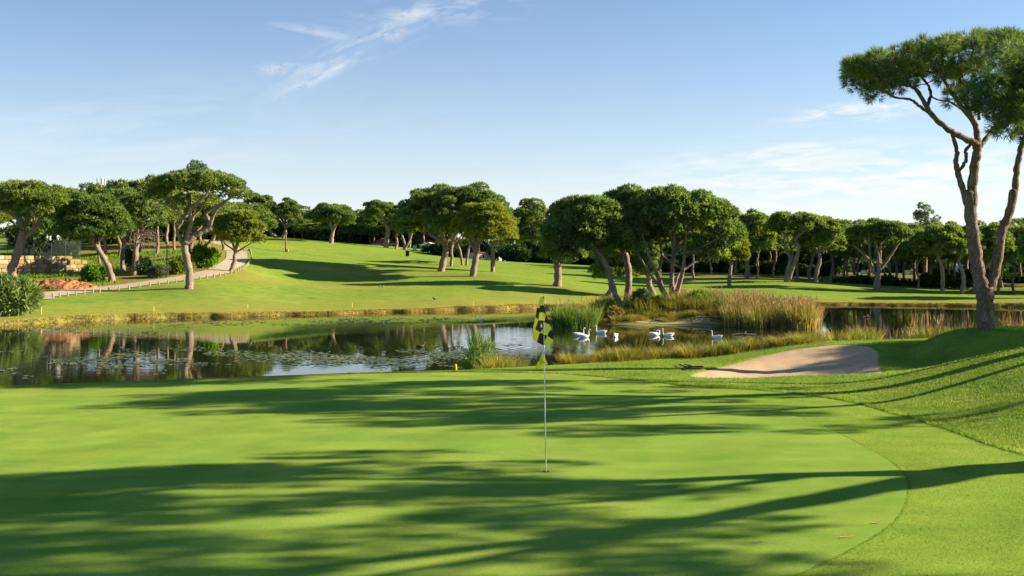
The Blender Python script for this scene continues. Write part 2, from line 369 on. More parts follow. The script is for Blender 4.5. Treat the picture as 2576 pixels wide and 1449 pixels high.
def H(x, y):
    x, y = np.broadcast_arrays(np.asarray(x, float), np.asarray(y, float))
    yr, yn, yfv = yr_(x), yn_(x), yf(x)
    z = np.empty(x.shape)
    mn = y < 45; mf = ~mn
    if mn.any():
        zn = near_h(x[mn], y[mn]); t = sstep(0, 1, (y[mn]-yr[mn])/(yn[mn]+1.0-yr[mn]))
        far = np.abs(x[mn]) ; z[mn] = zn*(1-t)+(-2.0)*t
    if mf.any():
        xf, y2 = x[mf], y[mf]; d = y2-yfv[mf]
        zf = far_h(xf, y2); t = sstep(-.2, .55, d)
        bed = -2.2
        r = isl(xf, y2); zi = -1.9+(.45)*sstep(1.06, .97, r)+.85*sstep(1.0, .3, r)
        zz = zf*t+bed*(1-t)
        z[mf] = np.where(r < 1.08, np.maximum(zz, zi), zz)
        lk = (y2 < 70) & (d < -1) & (y2 < yn_(xf)+1)
    # beyond lake ends where the near shore curve passes 45
    m2 = (y >= 45) & (y < yn+1)
    if m2.any(): z[m2] = .2
    return z
def hz(x, y): return float(H(np.array([x]), np.array([y]))[0])
def hit(u, v, y0=60., y1=300., guess=None):
    ys = np.arange(y0, y1, .2); xs = (u-U0)/F*ys; zr = CAMZ-(v-V0)/F*ys
    hh = H(xs, ys); k = np.where((hh >= zr) & (hh > WATER+.05))[0]
    y = ys[k[0]] if len(k) else (guess or y1)
    x = (u-U0)/F*y; return np.array([x, y, hz(x, y)])
def wpt(u, v):   # water surface point
    y = (CAMZ-WATER)*F/(v-V0); return np.array([(u-U0)/F*y, y, WATER])

def axis(segs):
    out = []
    for a, b, s in segs: out.append(np.arange(a, b-1e-6, s))
    out.append([segs[-1][1]]); return np.concatenate(out)
gx = axis([(-3000,-400,400),(-400,-140,20),(-140,-70,1.6),(-70,-16,.9),(-16,3,.3),(3,14,.1),(14,20,.3),(20,75,.9),(75,140,5),(140,400,20),(400,3000,400)])
gy = axis([(-300,-20,40),(-20,2,2),(2,21,.25),(21,30,.1),(30,46,.5),(46,66,1),(66,108,.35),(108,270,1.1),(270,300,5),(300,600,50),(600,4000,400)])
XX, YY = np.meshgrid(gx, gy); ZZ = H(XX, YY)
nx, ny = len(gx), len(gy)
vi = (np.arange(ny)[:,None]*nx+np.arange(nx)[None,:])
quads = np.stack([vi[:-1,:-1], vi[:-1,1:], vi[1:,1:], vi[1:,:-1]], -1).reshape(-1, 4)
me = mesh('ground', np.stack([XX, YY, ZZ], -1).reshape(-1, 3), quads, M['ground'], smooth=True)
dfar = YY-yf(XX)
a_bank = sstep(.75, .3, dfar)*(dfar > -3)+sstep(0, 2, YY-yr_(XX)-1.2)*(YY < 46)
a_bank = np.clip(np.maximum(a_bank, (isl(XX, YY) < 1.12)*.95), 0, 1)
a_dry = np.clip(sstep(15, .5, dfar)*(dfar > -1)*.9, 0, 1)
tl = sstep(-28, -31, XX)*0
# rough ground left of the cart path, and under the far woods
pathline = [(60,752),(85,747),(200,733),(330,719),(450,702),(520,690),(560,676),(588,660),(596,640),(585,626),(560,615),(535,607),(520,602)]
PW = np.array([hit(u, v, guess=130) for u, v in pathline])
px = interp_curve(np.sort(PW[:,1]), PW[:,0][np.argsort(PW[:,1])])
left = (YY > 85)*(YY < 185)*sstep(0, -3, XX-px(YY))*sstep(-75, -60, XX)
a_bare = left*.8
a_bare = np.maximum(a_bare, 0)
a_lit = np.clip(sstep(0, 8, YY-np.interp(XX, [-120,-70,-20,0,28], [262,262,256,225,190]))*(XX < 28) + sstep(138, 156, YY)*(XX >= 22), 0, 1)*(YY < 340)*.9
def attr(me, name, arr):
    a = me.attributes.new(name, 'FLOAT', 'POINT'); a.data.foreach_set('value', arr.ravel().astype(np.float32))
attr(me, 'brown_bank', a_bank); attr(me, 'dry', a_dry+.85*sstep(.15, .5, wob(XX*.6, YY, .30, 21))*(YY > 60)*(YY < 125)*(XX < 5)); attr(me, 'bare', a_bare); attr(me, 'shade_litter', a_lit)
tag(obj('ground', me), kind='structure')

def sheet(name, poly, dz, step, mat, hf=H, extra=None):
    p = np.array(poly); x0, y0 = p.min(0); x1, y1 = p.max(0)
    xs = np.arange(x0-step, x1+2*step, step); ys = np.arange(y0-step, y1+2*step, step)
    X_, Y_ = np.meshgrid(xs, ys); ins = inpoly(poly, X_, Y_)
    # snap outside vertices next to the edge onto the outline
    d = polydist(poly, X_, Y_)
    near = (~ins) & (d < step*1.45)
    q = np.array(poly); X2, Y2 = X_.copy(), Y_.copy()
    idx = np.argwhere(near)
    for i, j in idx:
        P0 = np.array([X_[i, j], Y_[i, j]]); a = q; b_ = np.roll(q, -1, 0); L = ((b_-a)**2).sum(1)+1e-12
        t = np.clip(((P0-a)*(b_-a)).sum(1)/L, 0, 1); c = a+t[:,None]*(b_-a); k = np.argmin(((c-P0)**2).sum(1)); X2[i, j], Y2[i, j] = c[k]
    ok = ins | near; Z_ = hf(X2, Y2)+dz
    n1_, n2_ = X_.shape; vi = np.arange(n1_*n2_).reshape(n1_, n2_)
    qs = np.stack([vi[:-1,:-1], vi[:-1,1:], vi[1:,1:], vi[1:,:-1]], -1)
    okq = ok[:-1,:-1] & ok[:-1,1:] & ok[1:,1:] & ok[1:,:-1] & (ins[:-1,:-1]|ins[:-1,1:]|ins[1:,1:]|ins[1:,:-1])
    qs = qs[okq]; used, inv = np.unique(qs, return_inverse=True)
    V = np.stack([X2, Y2, Z_], -1).reshape(-1, 3)[used]
    return obj(name, mesh(name, V, inv.reshape(-1, 4), mat, smooth=True))
tag(sheet('fringe', FRINGE, .006, .25, M['fringe']), kind='structure')
tag(sheet('putting_green', GREEN, .012, .25, M['green']), kind='structure')
def Hs(x, y):
    d = polydist(BUNKER, x, y)*inpoly(BUNKER, x, y); return near_h(x, y, False)-.05-.16*sstep(0, 1.1, d)+.012*wob(x, y, 7.0, 5)*sstep(0, .3, d)
tag(sheet('bunker_sand', BUNKER, .022, .1, M['sand'], Hs), kind='structure')
me = mesh('pond_water', [(-400,15,WATER),(400,15,WATER),(400,130,WATER),(-400,130,WATER)], [(0,1,2,3)], M['water'])
tag(obj('pond_water', me), kind='structure')

def strip(name, line, w, dz, mat, taper=None):
    p = smooth_path(line, 6); t = np.gradient(p, axis=0); nrm = np.stack([-t[:,1], t[:,0]], 1); nrm /= np.linalg.norm(nrm, axis=1)[:,None]
    V = []; k = 5
    for i in range(len(p)):
        for j in np.linspace(-.5, .5, k):
            x, y = p[i,0]+nrm[i,0]*w*j, p[i,1]+nrm[i,1]*w*j; V.append((x, y, hz(x, y)+dz))
    f = [(i*k+j, i*k+j+1, (i+1)*k+j+1, (i+1)*k+j) for i in range(len(p)-1) for j in range(k-1)]
    return obj(name, mesh(name, V, f, mat, smooth=True)), p, nrm
po, pp, pn = strip('path', np.vstack([[PW[0,0]-14, PW[0,1]-6, 0], PW]), 2.6, .05, M['path']); tag(po, kind='structure')
rd = np.array([(x, 168+.03*x, 0) for x in np.arange(55, 150, 8.)]); ro, _, _ = strip('road', rd, 6, .06, M['road']); tag(ro, kind='structure')

# ------------------------------------------------------------------ blades
def blades(P, rng, h, w, lean=.35, bend=True, hv=.35):
    n = len(P); a = rng.uniform(0, 2*PI, n); hh = h*(1+rng.uniform(-hv, hv, n)); ww = w*(1+rng.uniform(-.3, .3, n))
    d = np.stack([np.cos(a), np.sin(a), np.zeros(n)], 1); la = rng.uniform(0, 2*PI, n); ln_ = np.abs(rng.normal(0, lean, n))*hh
    tip = P+np.stack([np.cos(la)*ln_, np.sin(la)*ln_, hh*np.cos(np.minimum(1.2, lean))], 1)
    if bend:
        mid = P+(tip-P)*np.array([.38,.38,.6]); V = np.concatenate([P-d*ww[:,None]/2, P+d*ww[:,None]/2, mid+d*ww[:,None]*.4, mid-d*ww[:,None]*.4, tip])
        i = np.arange(n); return V, [np.stack([i, i+n, i+2*n, i+3*n], 1), np.stack([i+3*n, i+2*n, i+4*n], 1)]
    V = np.concatenate([P-d*ww[:,None]/2, P+d*ww[:,None]/2, tip]); i = np.arange(n); return V, [np.stack([i, i+n, i+2*n], 1)]
def scatter(rng, n, x0, x1, y0, y1):
    return rng.uniform(x0, x1, n), rng.uniform(y0, y1, n)
rng = np.random.default_rng(3)
x, y = scatter(rng, 230000, 2.0, 16, 12, 30.5)
k = ~inpoly(FRINGE, x, y) & ~inpoly(BUNKER, x, y) & ((x/y) < .56) & (rng.random(len(x)) < np.clip(1.35-y/34, .3, 1)) & (y < yr_(x)+.8)
x, y = x[k], y[k]; clump = wob(x, y, 4.0, 9)
Pn = np.stack([x, y, H(x, y)], 1)
V, Fc = blades(Pn, rng, .042, .009, .6, False)
me = mesh('rough_grass', V, Fc, M['blade']); tag(obj('rough_grass', me), 'longer mown grass on the mound right of the green', 'grass', kind='stuff')
x, y = scatter(rng, 260000, .5, 9, 7, 22)
k = inpoly(FRINGE, x, y) & ~inpoly(GREEN, x, y) & ((x/y) < .55) & (rng.random(len(x)) < np.clip(1.5-y/18, .3, 1))
x, y = x[k], y[k]; Pn = np.stack([x, y, H(x, y)+.004], 1)
V, Fc = blades(Pn, rng, .016, .006, .7, False)
me = mesh('fringe_grass', V, Fc, M['blade']); tag(obj('fringe_grass', me), 'short fringe grass round the putting green', 'grass', kind='stuff')
def edge_blades(poly, n, w0, w1, h, wd, name, label):
    p = np.array(poly); q = np.roll(p, -1, 0); L = np.linalg.norm(q-p, axis=1); k = rng.choice(len(p), n, p=L/L.sum()); t = rng.random(n)[:,None]
    c = p[k]+(q[k]-p[k])*t; d = (q-p)[k]; nr2 = np.stack([-d[:,1], d[:,0]], 1); nr2 /= np.linalg.norm(nr2, axis=1)[:,None]+1e-9
    if not inpoly(poly, *(p[5]+.1*np.array([-(q-p)[5][1], (q-p)[5][0]])/np.linalg.norm((q-p)[5]))): nr2 = -nr2
    c = c-nr2*rng.uniform(w0, w1, n)[:,None]; m_ = (c[:,0] > -4) & (c[:,1] > 6.5) & (c[:,0] < 10)
    c = c[m_]; V, Fc = blades(np.stack([c[:,0], c[:,1], H(c[:,0], c[:,1])], 1), rng, h, wd, .35, False)
    tag(obj(name, mesh(name, V, Fc, M['blade'])), label, 'grass', kind='stuff')
edge_blades(FRINGE, 60000, .0, .16, .045, .010, 'rough_edge_grass', 'taller edge of the rough round the fringe')
edge_blades(GREEN, 30000, .0, .035, .014, .007, 'fringe_edge_grass', 'slightly longer grass edge round the putting green')
# dry grass along the far bank
x = rng.uniform(-42, 62, 60000); y = yf(x)+np.abs(rng.normal(.2, .3, len(x))); zz = H(x, y); k = zz > WATER-.25
Pn = np.stack([x[k], y[k], zz[k]], 1); V, Fc = blades(Pn, rng, .12, .03, .7)
tag(obj('bank_grass', mesh('bank_grass', V, Fc, M['bankgrass'])), 'brown dry grass fringing the far bank of the pond', 'grass', kind='stuff')
# rough weeds left of the path
x = rng.uniform(-62, -24, 16000); y = rng.uniform(86, 150, len(x)); k = (x < px(y)-2.5) & (wob(x, y, .5, 31) > -.25); x, y = x[k], y[k]
V, Fc = blades(np.stack([x, y, H(x, y)], 1), rng, .38, .09, .7)
tag(obj('weeds', mesh('weeds', V, Fc, M['fresh'])), 'green weeds between the pines left of the cart path', 'weeds', kind='stuff')

# ------------------------------------------------------------------ foliage and trees
def tufts(Pc, D, rng, L, w, nb, spread=.8):
    """needle tufts at Pc pointing along D: nb triangular blades each"""
    n = len(Pc); Pb = np.repeat(Pc, nb, 0); Db = np.repeat(D, nb, 0)+rng.normal(0, spread, (n*nb, 3))*.75
    Db /= np.linalg.norm(Db, axis=1)[:,None]+1e-9
    s = np.cross(Db, rng.normal(0, 1, Db.shape)); s /= np.linalg.norm(s, axis=1)[:,None]+1e-9
    l = L*rng.uniform(.7, 1.25, (n*nb, 1)); Pb = Pb+Db*l*.05
    V = np.stack([Pb-s*w*.35, Pb+s*w*.35, Pb+Db*l*.55+s*w*.5, Pb+Db*l, Pb+Db*l*.55-s*w*.5], 1).reshape(-1, 3)
    i = np.arange(n*nb)*5; return V, np.stack([i, i+1, i+2, i+3, i+4], 1)
def clump_pts(c, r, rng, n, up=.25, low=-.35):
    d = rng.normal(0, 1, (n*2, 3)); d /= np.linalg.norm(d, axis=1)[:,None]; d = d[d[:,2] > low][:n]
    rr = rng.uniform(.55, 1.0, (len(d), 1))**.5
    P_ = np.array(c)+d*rr*np.array(r); D_ = d*np.array([1, 1, .7])+np.array([0, 0, up]); D_ /= np.linalg.norm(D_, axis=1)[:,None]
    return P_, D_
def crown_mesh(clumps, rng, dens, L, w, nb, mat, name='crown', low=-.35):
    Ps, Ds = [], []
    for c, r in clumps:
        area = (r[0]*r[1]+r[0]*r[2]*2)*4; p, d = clump_pts(c, r, rng, max(8, int(area*dens)), low=low); Ps.append(p); Ds.append(d)
    V, f = tufts(np.concatenate(Ps), np.concatenate(Ds), rng, L, w, nb)
    return mesh(name, V, [f], mat)
def skeleton_mesh(skel, clumps, rng, mat, br=.05, sides=8, twig=True, jit=.03):
    """skel: list of (points, r0, r1). adds a branch from the skeleton to every clump"""
    mb = MB(); S = []; SR = []
    for pts, r0, r1 in skel:
        p = smooth_path(pts, 5, rng, jit*.6); rr = np.linspace(r0, r1, len(p))
        rr = rr*(1+.10*np.sin(np.arange(len(p))*1.7+rng.uniform(0, 6)))
        mb.tube(p, rr, sides); S.append(p[2:]); SR.append(rr[2:])
    S = np.concatenate(S); SR = np.concatenate(SR)
    if twig:
        zmin = np.percentile(S[:,2], 30); ok = S[:,2] > zmin; S2, SR2 = S[ok], SR[ok]
        order = sorted(range(len(clumps)), key=lambda i: np.linalg.norm(S2-np.array(clumps[i][0]), axis=1).min())
        for i in order:
            c = np.array(clumps[i][0], float); dv = c-S2; cost = np.linalg.norm(dv, axis=1)+1.2*np.clip(-dv[:,2]+.1, 0, 9)*1.0
            k = np.argmin(cost+SR2*1.5); a = S2[k]; d = np.linalg.norm(c-a)
            if d < .05: continue
            mid = (a+c)/2+np.array([rng.normal(0, .08*d), rng.normal(0, .08*d), -.10*d+rng.normal(0, .05*d)])
            r0 = min(SR2[k]*.8, br*(.6+.25*d)); p = smooth_path([a, mid, c], 4, rng, .02*d)
            rr = np.linspace(r0, br*.3, len(p)); mb.tube(p, rr, 5)
            S2 = np.vstack([S2, p[2:]]); SR2 = np.concatenate([SR2, rr[2:]])
    return mesh('trunk', np.concatenate(mb.v), mb.f, mat, smooth=True)
def dome(rng, cx, cy, z0, z1, rx, ry, n, cr, lower=.35, shape=.55):
    """clumps over an umbrella dome: rim base z0, top z1, hollow underneath"""
    out = []; g = PI*(3-5**.5); off = rng.uniform(0, 6); zt_ = z1-cr*.68-.25; ex, ey = max(.3, rx-cr*.85-.2), max(.3, ry-cr*.85-.2)
    lob = [rng.uniform(0, 6.3) for _ in range(3)]
    for i in range(n):
        r = math.sqrt((i+.5)/n); a = i*g+off+rng.normal(0, .15)
        q = r*(1+.07*math.sin(2*a+lob[0])+.06*math.sin(3*a+lob[1]))
        zt = z0+cr*.3+(zt_-z0-cr*.3)*(max(0, 1-r**2.8))**shape*(1+.05*math.sin(3*a+lob[2])*r)
        s = cr*rng.choice([.55,.7,.85,1.0,1.15]); out.append(((cx+math.cos(a)*q*ex, cy+math.sin(a)*q*ey, zt+rng.normal(0, .065*(z1-z0))), (s, s, s*rng.uniform(.45, .7))))
    for i in range(int(n*lower)):
        r = math.sqrt(rng.uniform(.05, 1))*.95; a = rng.uniform(0, 2*PI); zt = z0+(zt_-z0)*(max(0, 1-r**2.8))**shape
        zl = z0+(zt_-z0)*(.45 if lower < .6 else .22)*(1-r**2.2); s = cr*rng.uniform(.6, 1.1); z = zl+(zt-zl)*rng.uniform(0, .7)
        out.append(((cx+math.cos(a)*r*ex, cy+math.sin(a)*r*ey, z), (s, s, s*.55)))
    return out
def auto_skel(rng, base, fork, r0, cx, cy, z0, z1, rx, ry, nl=5):
    base = np.array(base, float); fork = np.array(fork, float)
    m1 = base+(fork-base)*.35+np.array([rng.normal(0, .12), rng.normal(0, .12), 0]); m2 = base+(fork-base)*.7+np.array([rng.normal(0, .12), rng.normal(0, .12), 0])
    sk = [([base-[0,0,.35], base+[0,0,.02], m1, m2, fork], r0*1.15, r0*.78)]
    a0 = rng.uniform(0, 2*PI)
    for i in range(nl):
        a = a0+i*2*PI/nl+rng.normal(0, .25); rr = rng.uniform(.45, .72)
        e = np.array([cx+math.cos(a)*rr*rx, cy+math.sin(a)*rr*ry, z0+(z1-z0)*.4]); m = fork+(e-fork)*.5; m[2] += (e[2]-fork[2])*.08; m[:2] += rng.normal(0, .2, 2)
        sk.append(([fork-[0,0,.1], m, e], r0*.5, r0*.16))
    return sk
def stuffed(name, loc, trunk, crown, label, cat, group=None):
    t = empty(name, loc); tag(t, label, cat, group); obj('trunk', trunk, t); obj('crown', crown, t); return t

def hero(u, v, uL, uR, vT, vB, label, trunk=None, limbs=None, wpx=20, n=34, cr=None, dens=13, mat='pine', nl=5, y=None, lower=.4, depth=.85, fork=.55, bark='bark', seed=None, group=None, L=.30, w=.075, nb=6, shape=.55, extra=None, name='pine_tree', cat='pine tree'):
    B = hit(u, v, guess=y) if y is None else np.array([(u-U0)/F*y, y, hz((u-U0)/F*y, y)])
    yy = B[1]; s = yy/F; r = np.random.default_rng(seed if seed is not None else int(u*7+v))
    Z = lambda v_: (CAMZ-(v_-V0)*s)-B[2]
    Xl = lambda u_: (u_-U0)*s-B[0]
    z0, z1 = Z(vB), Z(vT); cx = (Xl(uL)+Xl(uR))/2; rx = (Xl(uR)-Xl(uL))/2; ry = rx*depth
    cr = (cr or max(.55, rx*.24))*.86; n = int(n*1.22); r0 = wpx*s/2
    cl = dome(r, cx, 0, z0, z1, rx, ry, n, cr, lower, shape)
    if extra:
        for (eu, ev, er) in extra: cl.append(((Xl(eu), r.uniform(-.4, .4)*ry, Z(ev)), (er*s, er*s, er*s*.7)))
    if trunk:
        tp = [np.array([Xl(a), 0, Z(b)]) for a, b in trunk]; tp[0] = np.array([0, 0, 0.]); 
        sk = [([tp[0]-[0,0,.4]]+tp, r0*1.12, r0*.72)]
        fk = tp[-1]
    else:
        fk = np.array([cx*fork, 0, z0*.8]); sk = None
    if limbs:
        for L_ in limbs:
            d0, pts, w0, w1 = L_; npt = len(pts)
            P_ = [np.array([Xl(a), d0*ry*(i/(npt-1)), Z(b)]) for i, (a, b) in enumerate(pts)]
            if sk is None: sk = []
            sk.append((P_, w0*s/2, w1*s/2))
    else:
        if trunk: sk += auto_skel(r, [0,0,0], fk, r0*.9, cx, 0, z0, z1, rx, ry, nl)[1:]
        else: sk = auto_skel(r, [0,0,0], fk, r0, cx, 0, z0, z1, rx, ry, nl)
    tm = skeleton_mesh(sk, cl, r, M[bark], br=.055*max(1, rx/5), sides=8)
    cm = crown_mesh(cl, r, dens*1.12, L, w, nb, M[mat])
    return stuffed(name, B, tm, cm, label, cat, group)

# ---- left side
hero(35,710,-75,175,452,520,'stone pine with a forked trunk in front of the stone wall at the left edge', trunk=[(35,710),(30,680),(45,635),(50,610),(58,580)],
     limbs=[(.1,[(52,608),(75,585),(100,550),(125,530)],13,5),(-.5,[(58,580),(50,550),(25,530),(-10,520)],11,4),(.5,[(58,580),(62,540),(60,510),(80,480)],11,4),(-.6,[(85,575),(100,545),(125,520)],8,3)], wpx=24, n=48, extra=[(125,528,26),(140,515,26),(-10,520,26),(25,528,22),(110,540,18)])
hero(283,708,135,330,485,600,'leaning stone pine with a dark drooping crown beside the green bush', trunk=[(283,708),(272,670),(255,640),(240,615)], wpx=17, n=44, lower=.9, cr=1.15, extra=[(150,585,24),(180,590,26),(215,600,24),(165,560,26),(260,585,26)])
hero(338,693,285,430,478,570,'pine with bare grey dead branches below its crown', wpx=17, n=30, trunk=[(338,693),(340,660),(342,625),(346,590)], lower=.9)
hero(310,681,250,380,470,560,'slim pine just left of the one with dead branches', wpx=14, n=26, trunk=[(310,681),(308,650),(312,610)])
T4 = hero(475,727,366,638,428,482,'tall stone pine with twisting limbs standing alone by the cart path', trunk=[(475,727),(477,690),(470,650),(465,625),(468,600)],
     limbs=[(.1,[(466,612),(490,592),(512,580),(528,572)],17,13),(.0,[(528,572),(524,552),(520,535),(560,510),(600,485)],12,4),(-.4,[(528,570),(545,535),(580,505),(612,490)],10,3),
            (-.3,[(464,620),(452,595),(450,575),(464,555),(450,530),(425,515),(395,500)],11,4),(.4,[(466,612),(470,580),(478,550),(500,515),(510,490)],11,4),(-.7,[(470,600),(488,560),(492,530),(530,500),(560,470)],11,4),
            (.3,[(464,555),(475,520),(470,490),(450,465)],9,3),(-.2,[(450,530),(430,500),(400,480)],8,3),(.8,[(478,550),(460,510),(440,480)],8,3)],
     wpx=21, n=84, cr=.8, lower=.15, depth=.85, shape=.45, extra=[(600,488,26),(615,496,22),(575,478,24),(395,497,24),(425,508,22),(410,485,24),(385,488,20),(560,490,18),(450,500,18)])
hero(491,670,440,610,500,590,'dark trunked pine leaning behind the tall pine by the path', trunk=[(491,670),(483,640),(480,615),(492,590)], wpx=16, n=26, mat='pine_light')
hero(515,626,500,618,500,585,'pine behind the shrubs where the cart path bends', wpx=12, n=24, mat='pine_light')
hero(580,683,525,676,528,610,'small light green pine on the verge beside the cart path bend', trunk=[(580,683),(590,655),(592,630),(598,612)],
     limbs=[(.2,[(592,638),(606,626),(628,612)],6,2),(-.3,[(592,632),(585,605),(570,585)],7,3),(.4,[(594,622),(605,595),(620,575)],7,3),(-.1,[(594,622),(600,590),(600,560)],7,3),(.6,[(592,632),(560,612),(545,595)],5,2)], wpx=11, n=44, lower=.9, mat='pine_light', dens=13, cr=.85)
# ---- hill top
hero(696,599,598,706,488,560,'rounded pine on the hilltop nearest the small light pine', wpx=9, n=26, lower=.7, L=.4, w=.11)
hero(713,600,678,772,500,565,'pine with a divided dark trunk behind the wooden post on the hill', wpx=8, n=24, lower=.6, L=.4, w=.11)
hero(833,612,768,906,511,572,'broad flat topped pine alone against the dark wood on the hilltop', trunk=[(833,612),(835,595),(838,580)], limbs=[(.3,[(838,582),(828,565),(812,550)],7,3),(-.3,[(838,582),(848,565),(862,552)],7,3),(.1,[(838,580),(842,560),(845,540)],5,2),(-.7,[(838,580),(835,560),(830,540)],5,2)], wpx=12, n=34, lower=.5, L=.4, w=.11)
hero(971,623,902,1012,503,560,'pale barked pine left of the great hill pines', trunk=[(971,623),(973,600),(976,580),(972,565)], wpx=13, n=28, lower=.3, L=.4, w=.11)
hero(996,626,965,1040,515,575,'thin pine right beside the pale barked pine', wpx=7, n=18, lower=.6, L=.4, w=.11, mat='pine')
hero(1016,629,990,1060,520,590,'pine with a V shaped trunk near the dark litter bin', limbs=[(.2,[(1016,632),(1017,612),(1012,595),(1008,580)],7,4),(-.2,[(1017,630),(1028,610),(1036,590),(1038,575)],7,4)], wpx=6, n=16, L=.4, w=.11)
hero(1110,683,992,1305,466,590,'great pine with a tall wide crown standing on the hill fairway', trunk=[(1110,683),(1117,650),(1122,625),(1118,608)], limbs=[(.1,[(1118,610),(1085,590),(1060,560),(1035,540)],12,4),(-.5,[(1118,610),(1110,580),(1090,540)],12,4),(.5,[(1120,612),(1125,580),(1130,540)],12,4),(.2,[(1120,612),(1140,580),(1165,550)],12,4)], wpx=18, n=100, lower=.9, cr=1.2)
hero(1189,695,1132,1312,512,602,'sunlit yellow green pine beside the great pine on the hill fairway', trunk=[(1189,695),(1195,660),(1200,630),(1200,605)], limbs=[(.1,[(1198,635),(1185,612),(1178,590)],9,4),(-.5,[(1200,605),(1230,580),(1265,555)],11,4),(.5,[(1200,605),(1205,570),(1210,530)],11,4),(.2,[(1200,605),(1170,580),(1160,560)],9,4)], wpx=17, n=56, lower=.9, cr=1.25, mat='pine_light', shape=.6)
hero(1239,663,1262,1410,507,618,'pine with dark dead twigs in its underside behind the sunlit pine', y=135, trunk=[(1239,663),(1240,640),(1237,615)], wpx=12, n=34, lower=1.0, cr=1.2)
hero(1134,648,1070,1215,512,600,'leftmost of the thin pale trunked pines behind the great hill pine', y=146, wpx=8, n=30, mat='pine_light')
hero(1163,650,1110,1230,525,603,'thin pine leaning left in front of the low house', y=151, trunk=[(1163,650),(1157,630),(1150,612)], wpx=7, n=26, mat='pine_light')
hero(1173,650,1150,1300,512,603,'thin pine leaning right in front of the low house', y=150, trunk=[(1173,650),(1178,630),(1182,612)], wpx=7, n=26, mat='pine_light')
hero(1402,720,1358,1478,508,645,'dark crowned pine with a thick dark trunk at the foot of the hill', trunk=[(1402,720),(1404,690),(1400,660),(1390,640)], wpx=21, n=46, lower=1.3, cr=1.15, extra=[(1385,640,30),(1420,650,30),(1450,640,28),(1400,600,34),(1440,600,30)])
# ---- trees just behind the island
hero(1530,744,1478,1612,585,700,'low dark pine behind the leaning island pine', y=110, wpx=14, n=30, lower=1.2, cr=1.2, mat='pine')
hero(1645,734,1585,1665,590,690,'short pine with a stout trunk between the island pines', y=110, wpx=17, n=22, lower=1.2, cr=1.0, mat='pine')
# ---- island
def isl_hero(*a, **k): return hero(*a, **k)
hero(1569,776,1362,1612,492,628,'island pine with a long trunk leaning left over the reeds', y=74, trunk=[(1569,776),(1548,740),(1527,675),(1500,630),(1475,595)],
     limbs=[(.3,[(1478,598),(1455,575),(1430,555)],10,4),(-.3,[(1476,597),(1470,560),(1455,530)],9,4),(.1,[(1475,597),(1490,560),(1505,535)],9,4)], wpx=15, n=60, lower=1.3, cr=1.0, dens=15, depth=.9, extra=[(1400,620,26),(1430,640,26),(1385,585,26),(1415,600,30),(1460,620,26)])
hero(1577,752,1432,1700,472,600,'upright island pine between the leaning pine and the many stemmed pine', y=78, trunk=[(1577,752),(1581,715),(1580,675),(1572,640),(1560,612),(1550,580),(1545,552)], wpx=17, n=48, lower=1.0, cr=1.0, dens=15)
hero(1688,776,1540,1855,474,592,'big island pine with many stems spreading from one base', y=75, trunk=[(1688,776),(1680,757),(1676,740)],
     limbs=[(.2,[(1684,772),(1668,735),(1655,712),(1630,680),(1608,640),(1590,600)],11,4),(-.4,[(1682,765),(1663,720),(1650,690),(1630,650),(1615,610),(1600,560)],13,5),(.0,[(1688,772),(1690,730),(1690,690),(1693,640),(1694,590),(1690,545)],15,5),
            (-.3,[(1692,770),(1705,725),(1714,690),(1718,640),(1722,590),(1740,550)],14,5),(.5,[(1690,740),(1702,712),(1712,690),(1745,665),(1785,640),(1815,610)],9,3),(-.6,[(1718,650),(1745,630),(1780,610),(1805,590)],8,3),
            (.6,[(1694,640),(1715,605),(1735,585),(1750,550)],8,3),(-.7,[(1692,600),(1670,570),(1650,540)],8,3),(.7,[(1650,690),(1670,650),(1665,600),(1650,560)],8,3),(.3,[(1714,675),(1690,660),(1660,630)],6,3)],
     wpx=24, n=130, lower=.15, cr=.85, dens=15, depth=.75, shape=.6, extra=[(1800,640,30),(1822,612,32),(1775,652,24),(1845,592,30),(1755,632,24),(1810,590,34),(1785,615,28),(1570,600,30),(1590,625,26),(1560,575,30),(1640,610,18),(1725,600,18)])
# ---- right background
hero(1835,699,1795,1891,556,655,'bright green pine with a low round crown right of the island pines', y=132, wpx=10, n=36, lower=1.4, cr=1.1, mat='pine_light')
hero(1879,696,1820,1960,535,625,'leftmost dark pine of the right hand grove', y=148, wpx=13, n=34, lower=.8, L=.4, w=.1)
hero(1977,709,1918,2082,532,585,'pine with two pale twisting stems in the right hand grove', limbs=[(.2,[(1977,712),(1983,680),(1990,650),(1977,620),(1985,600),(1965,575)],13,4),(-.2,[(1984,705),(1998,660),(2008,625),(2000,600),(2030,575),(2055,560)],11,4),(.6,[(1990,610),(2010,590),(2020,565)],6,3)], wpx=12, n=38, lower=.25, L=.38, w=.1)
hero(2005,702,1975,2060,540,610,'thin straight pine right beside the twin stemmed grove pine', y=150, wpx=7, n=18, L=.4, w=.1)
hero(2036,703,2000,2100,540,620,'slender pine second from the right edge of the left grove', y=150, wpx=8, n=22, lower=.8, L=.4, w=.1)
hero(2051,709,2030,2130,555,640,'dark pine with a curved trunk beside the gap in the grove', trunk=[(2051,709),(2055,680),(2062,655),(2058,630)], y=142, wpx=12, n=26, lower=.8, L=.4, w=.1)
hero(2204,732,2128,2296,553,612,'wide spreading pine with a many forked pale trunk before the shelter', trunk=[(2204,732),(2208,700),(2212,675)], limbs=[(.2,[(2200,690),(2190,660),(2172,635),(2150,615)],11,4),(-.3,[(2212,680),(2205,640),(2195,605)],9,4),(.4,[(2212,680),(2220,640),(2225,600)],9,4),(.0,[(2213,678),(2235,650),(2255,620),(2270,600)],10,4),(-.6,[(2190,660),(2180,620),(2170,590)],6,3)], wpx=19, n=40, lower=.25, L=.38, w=.1)
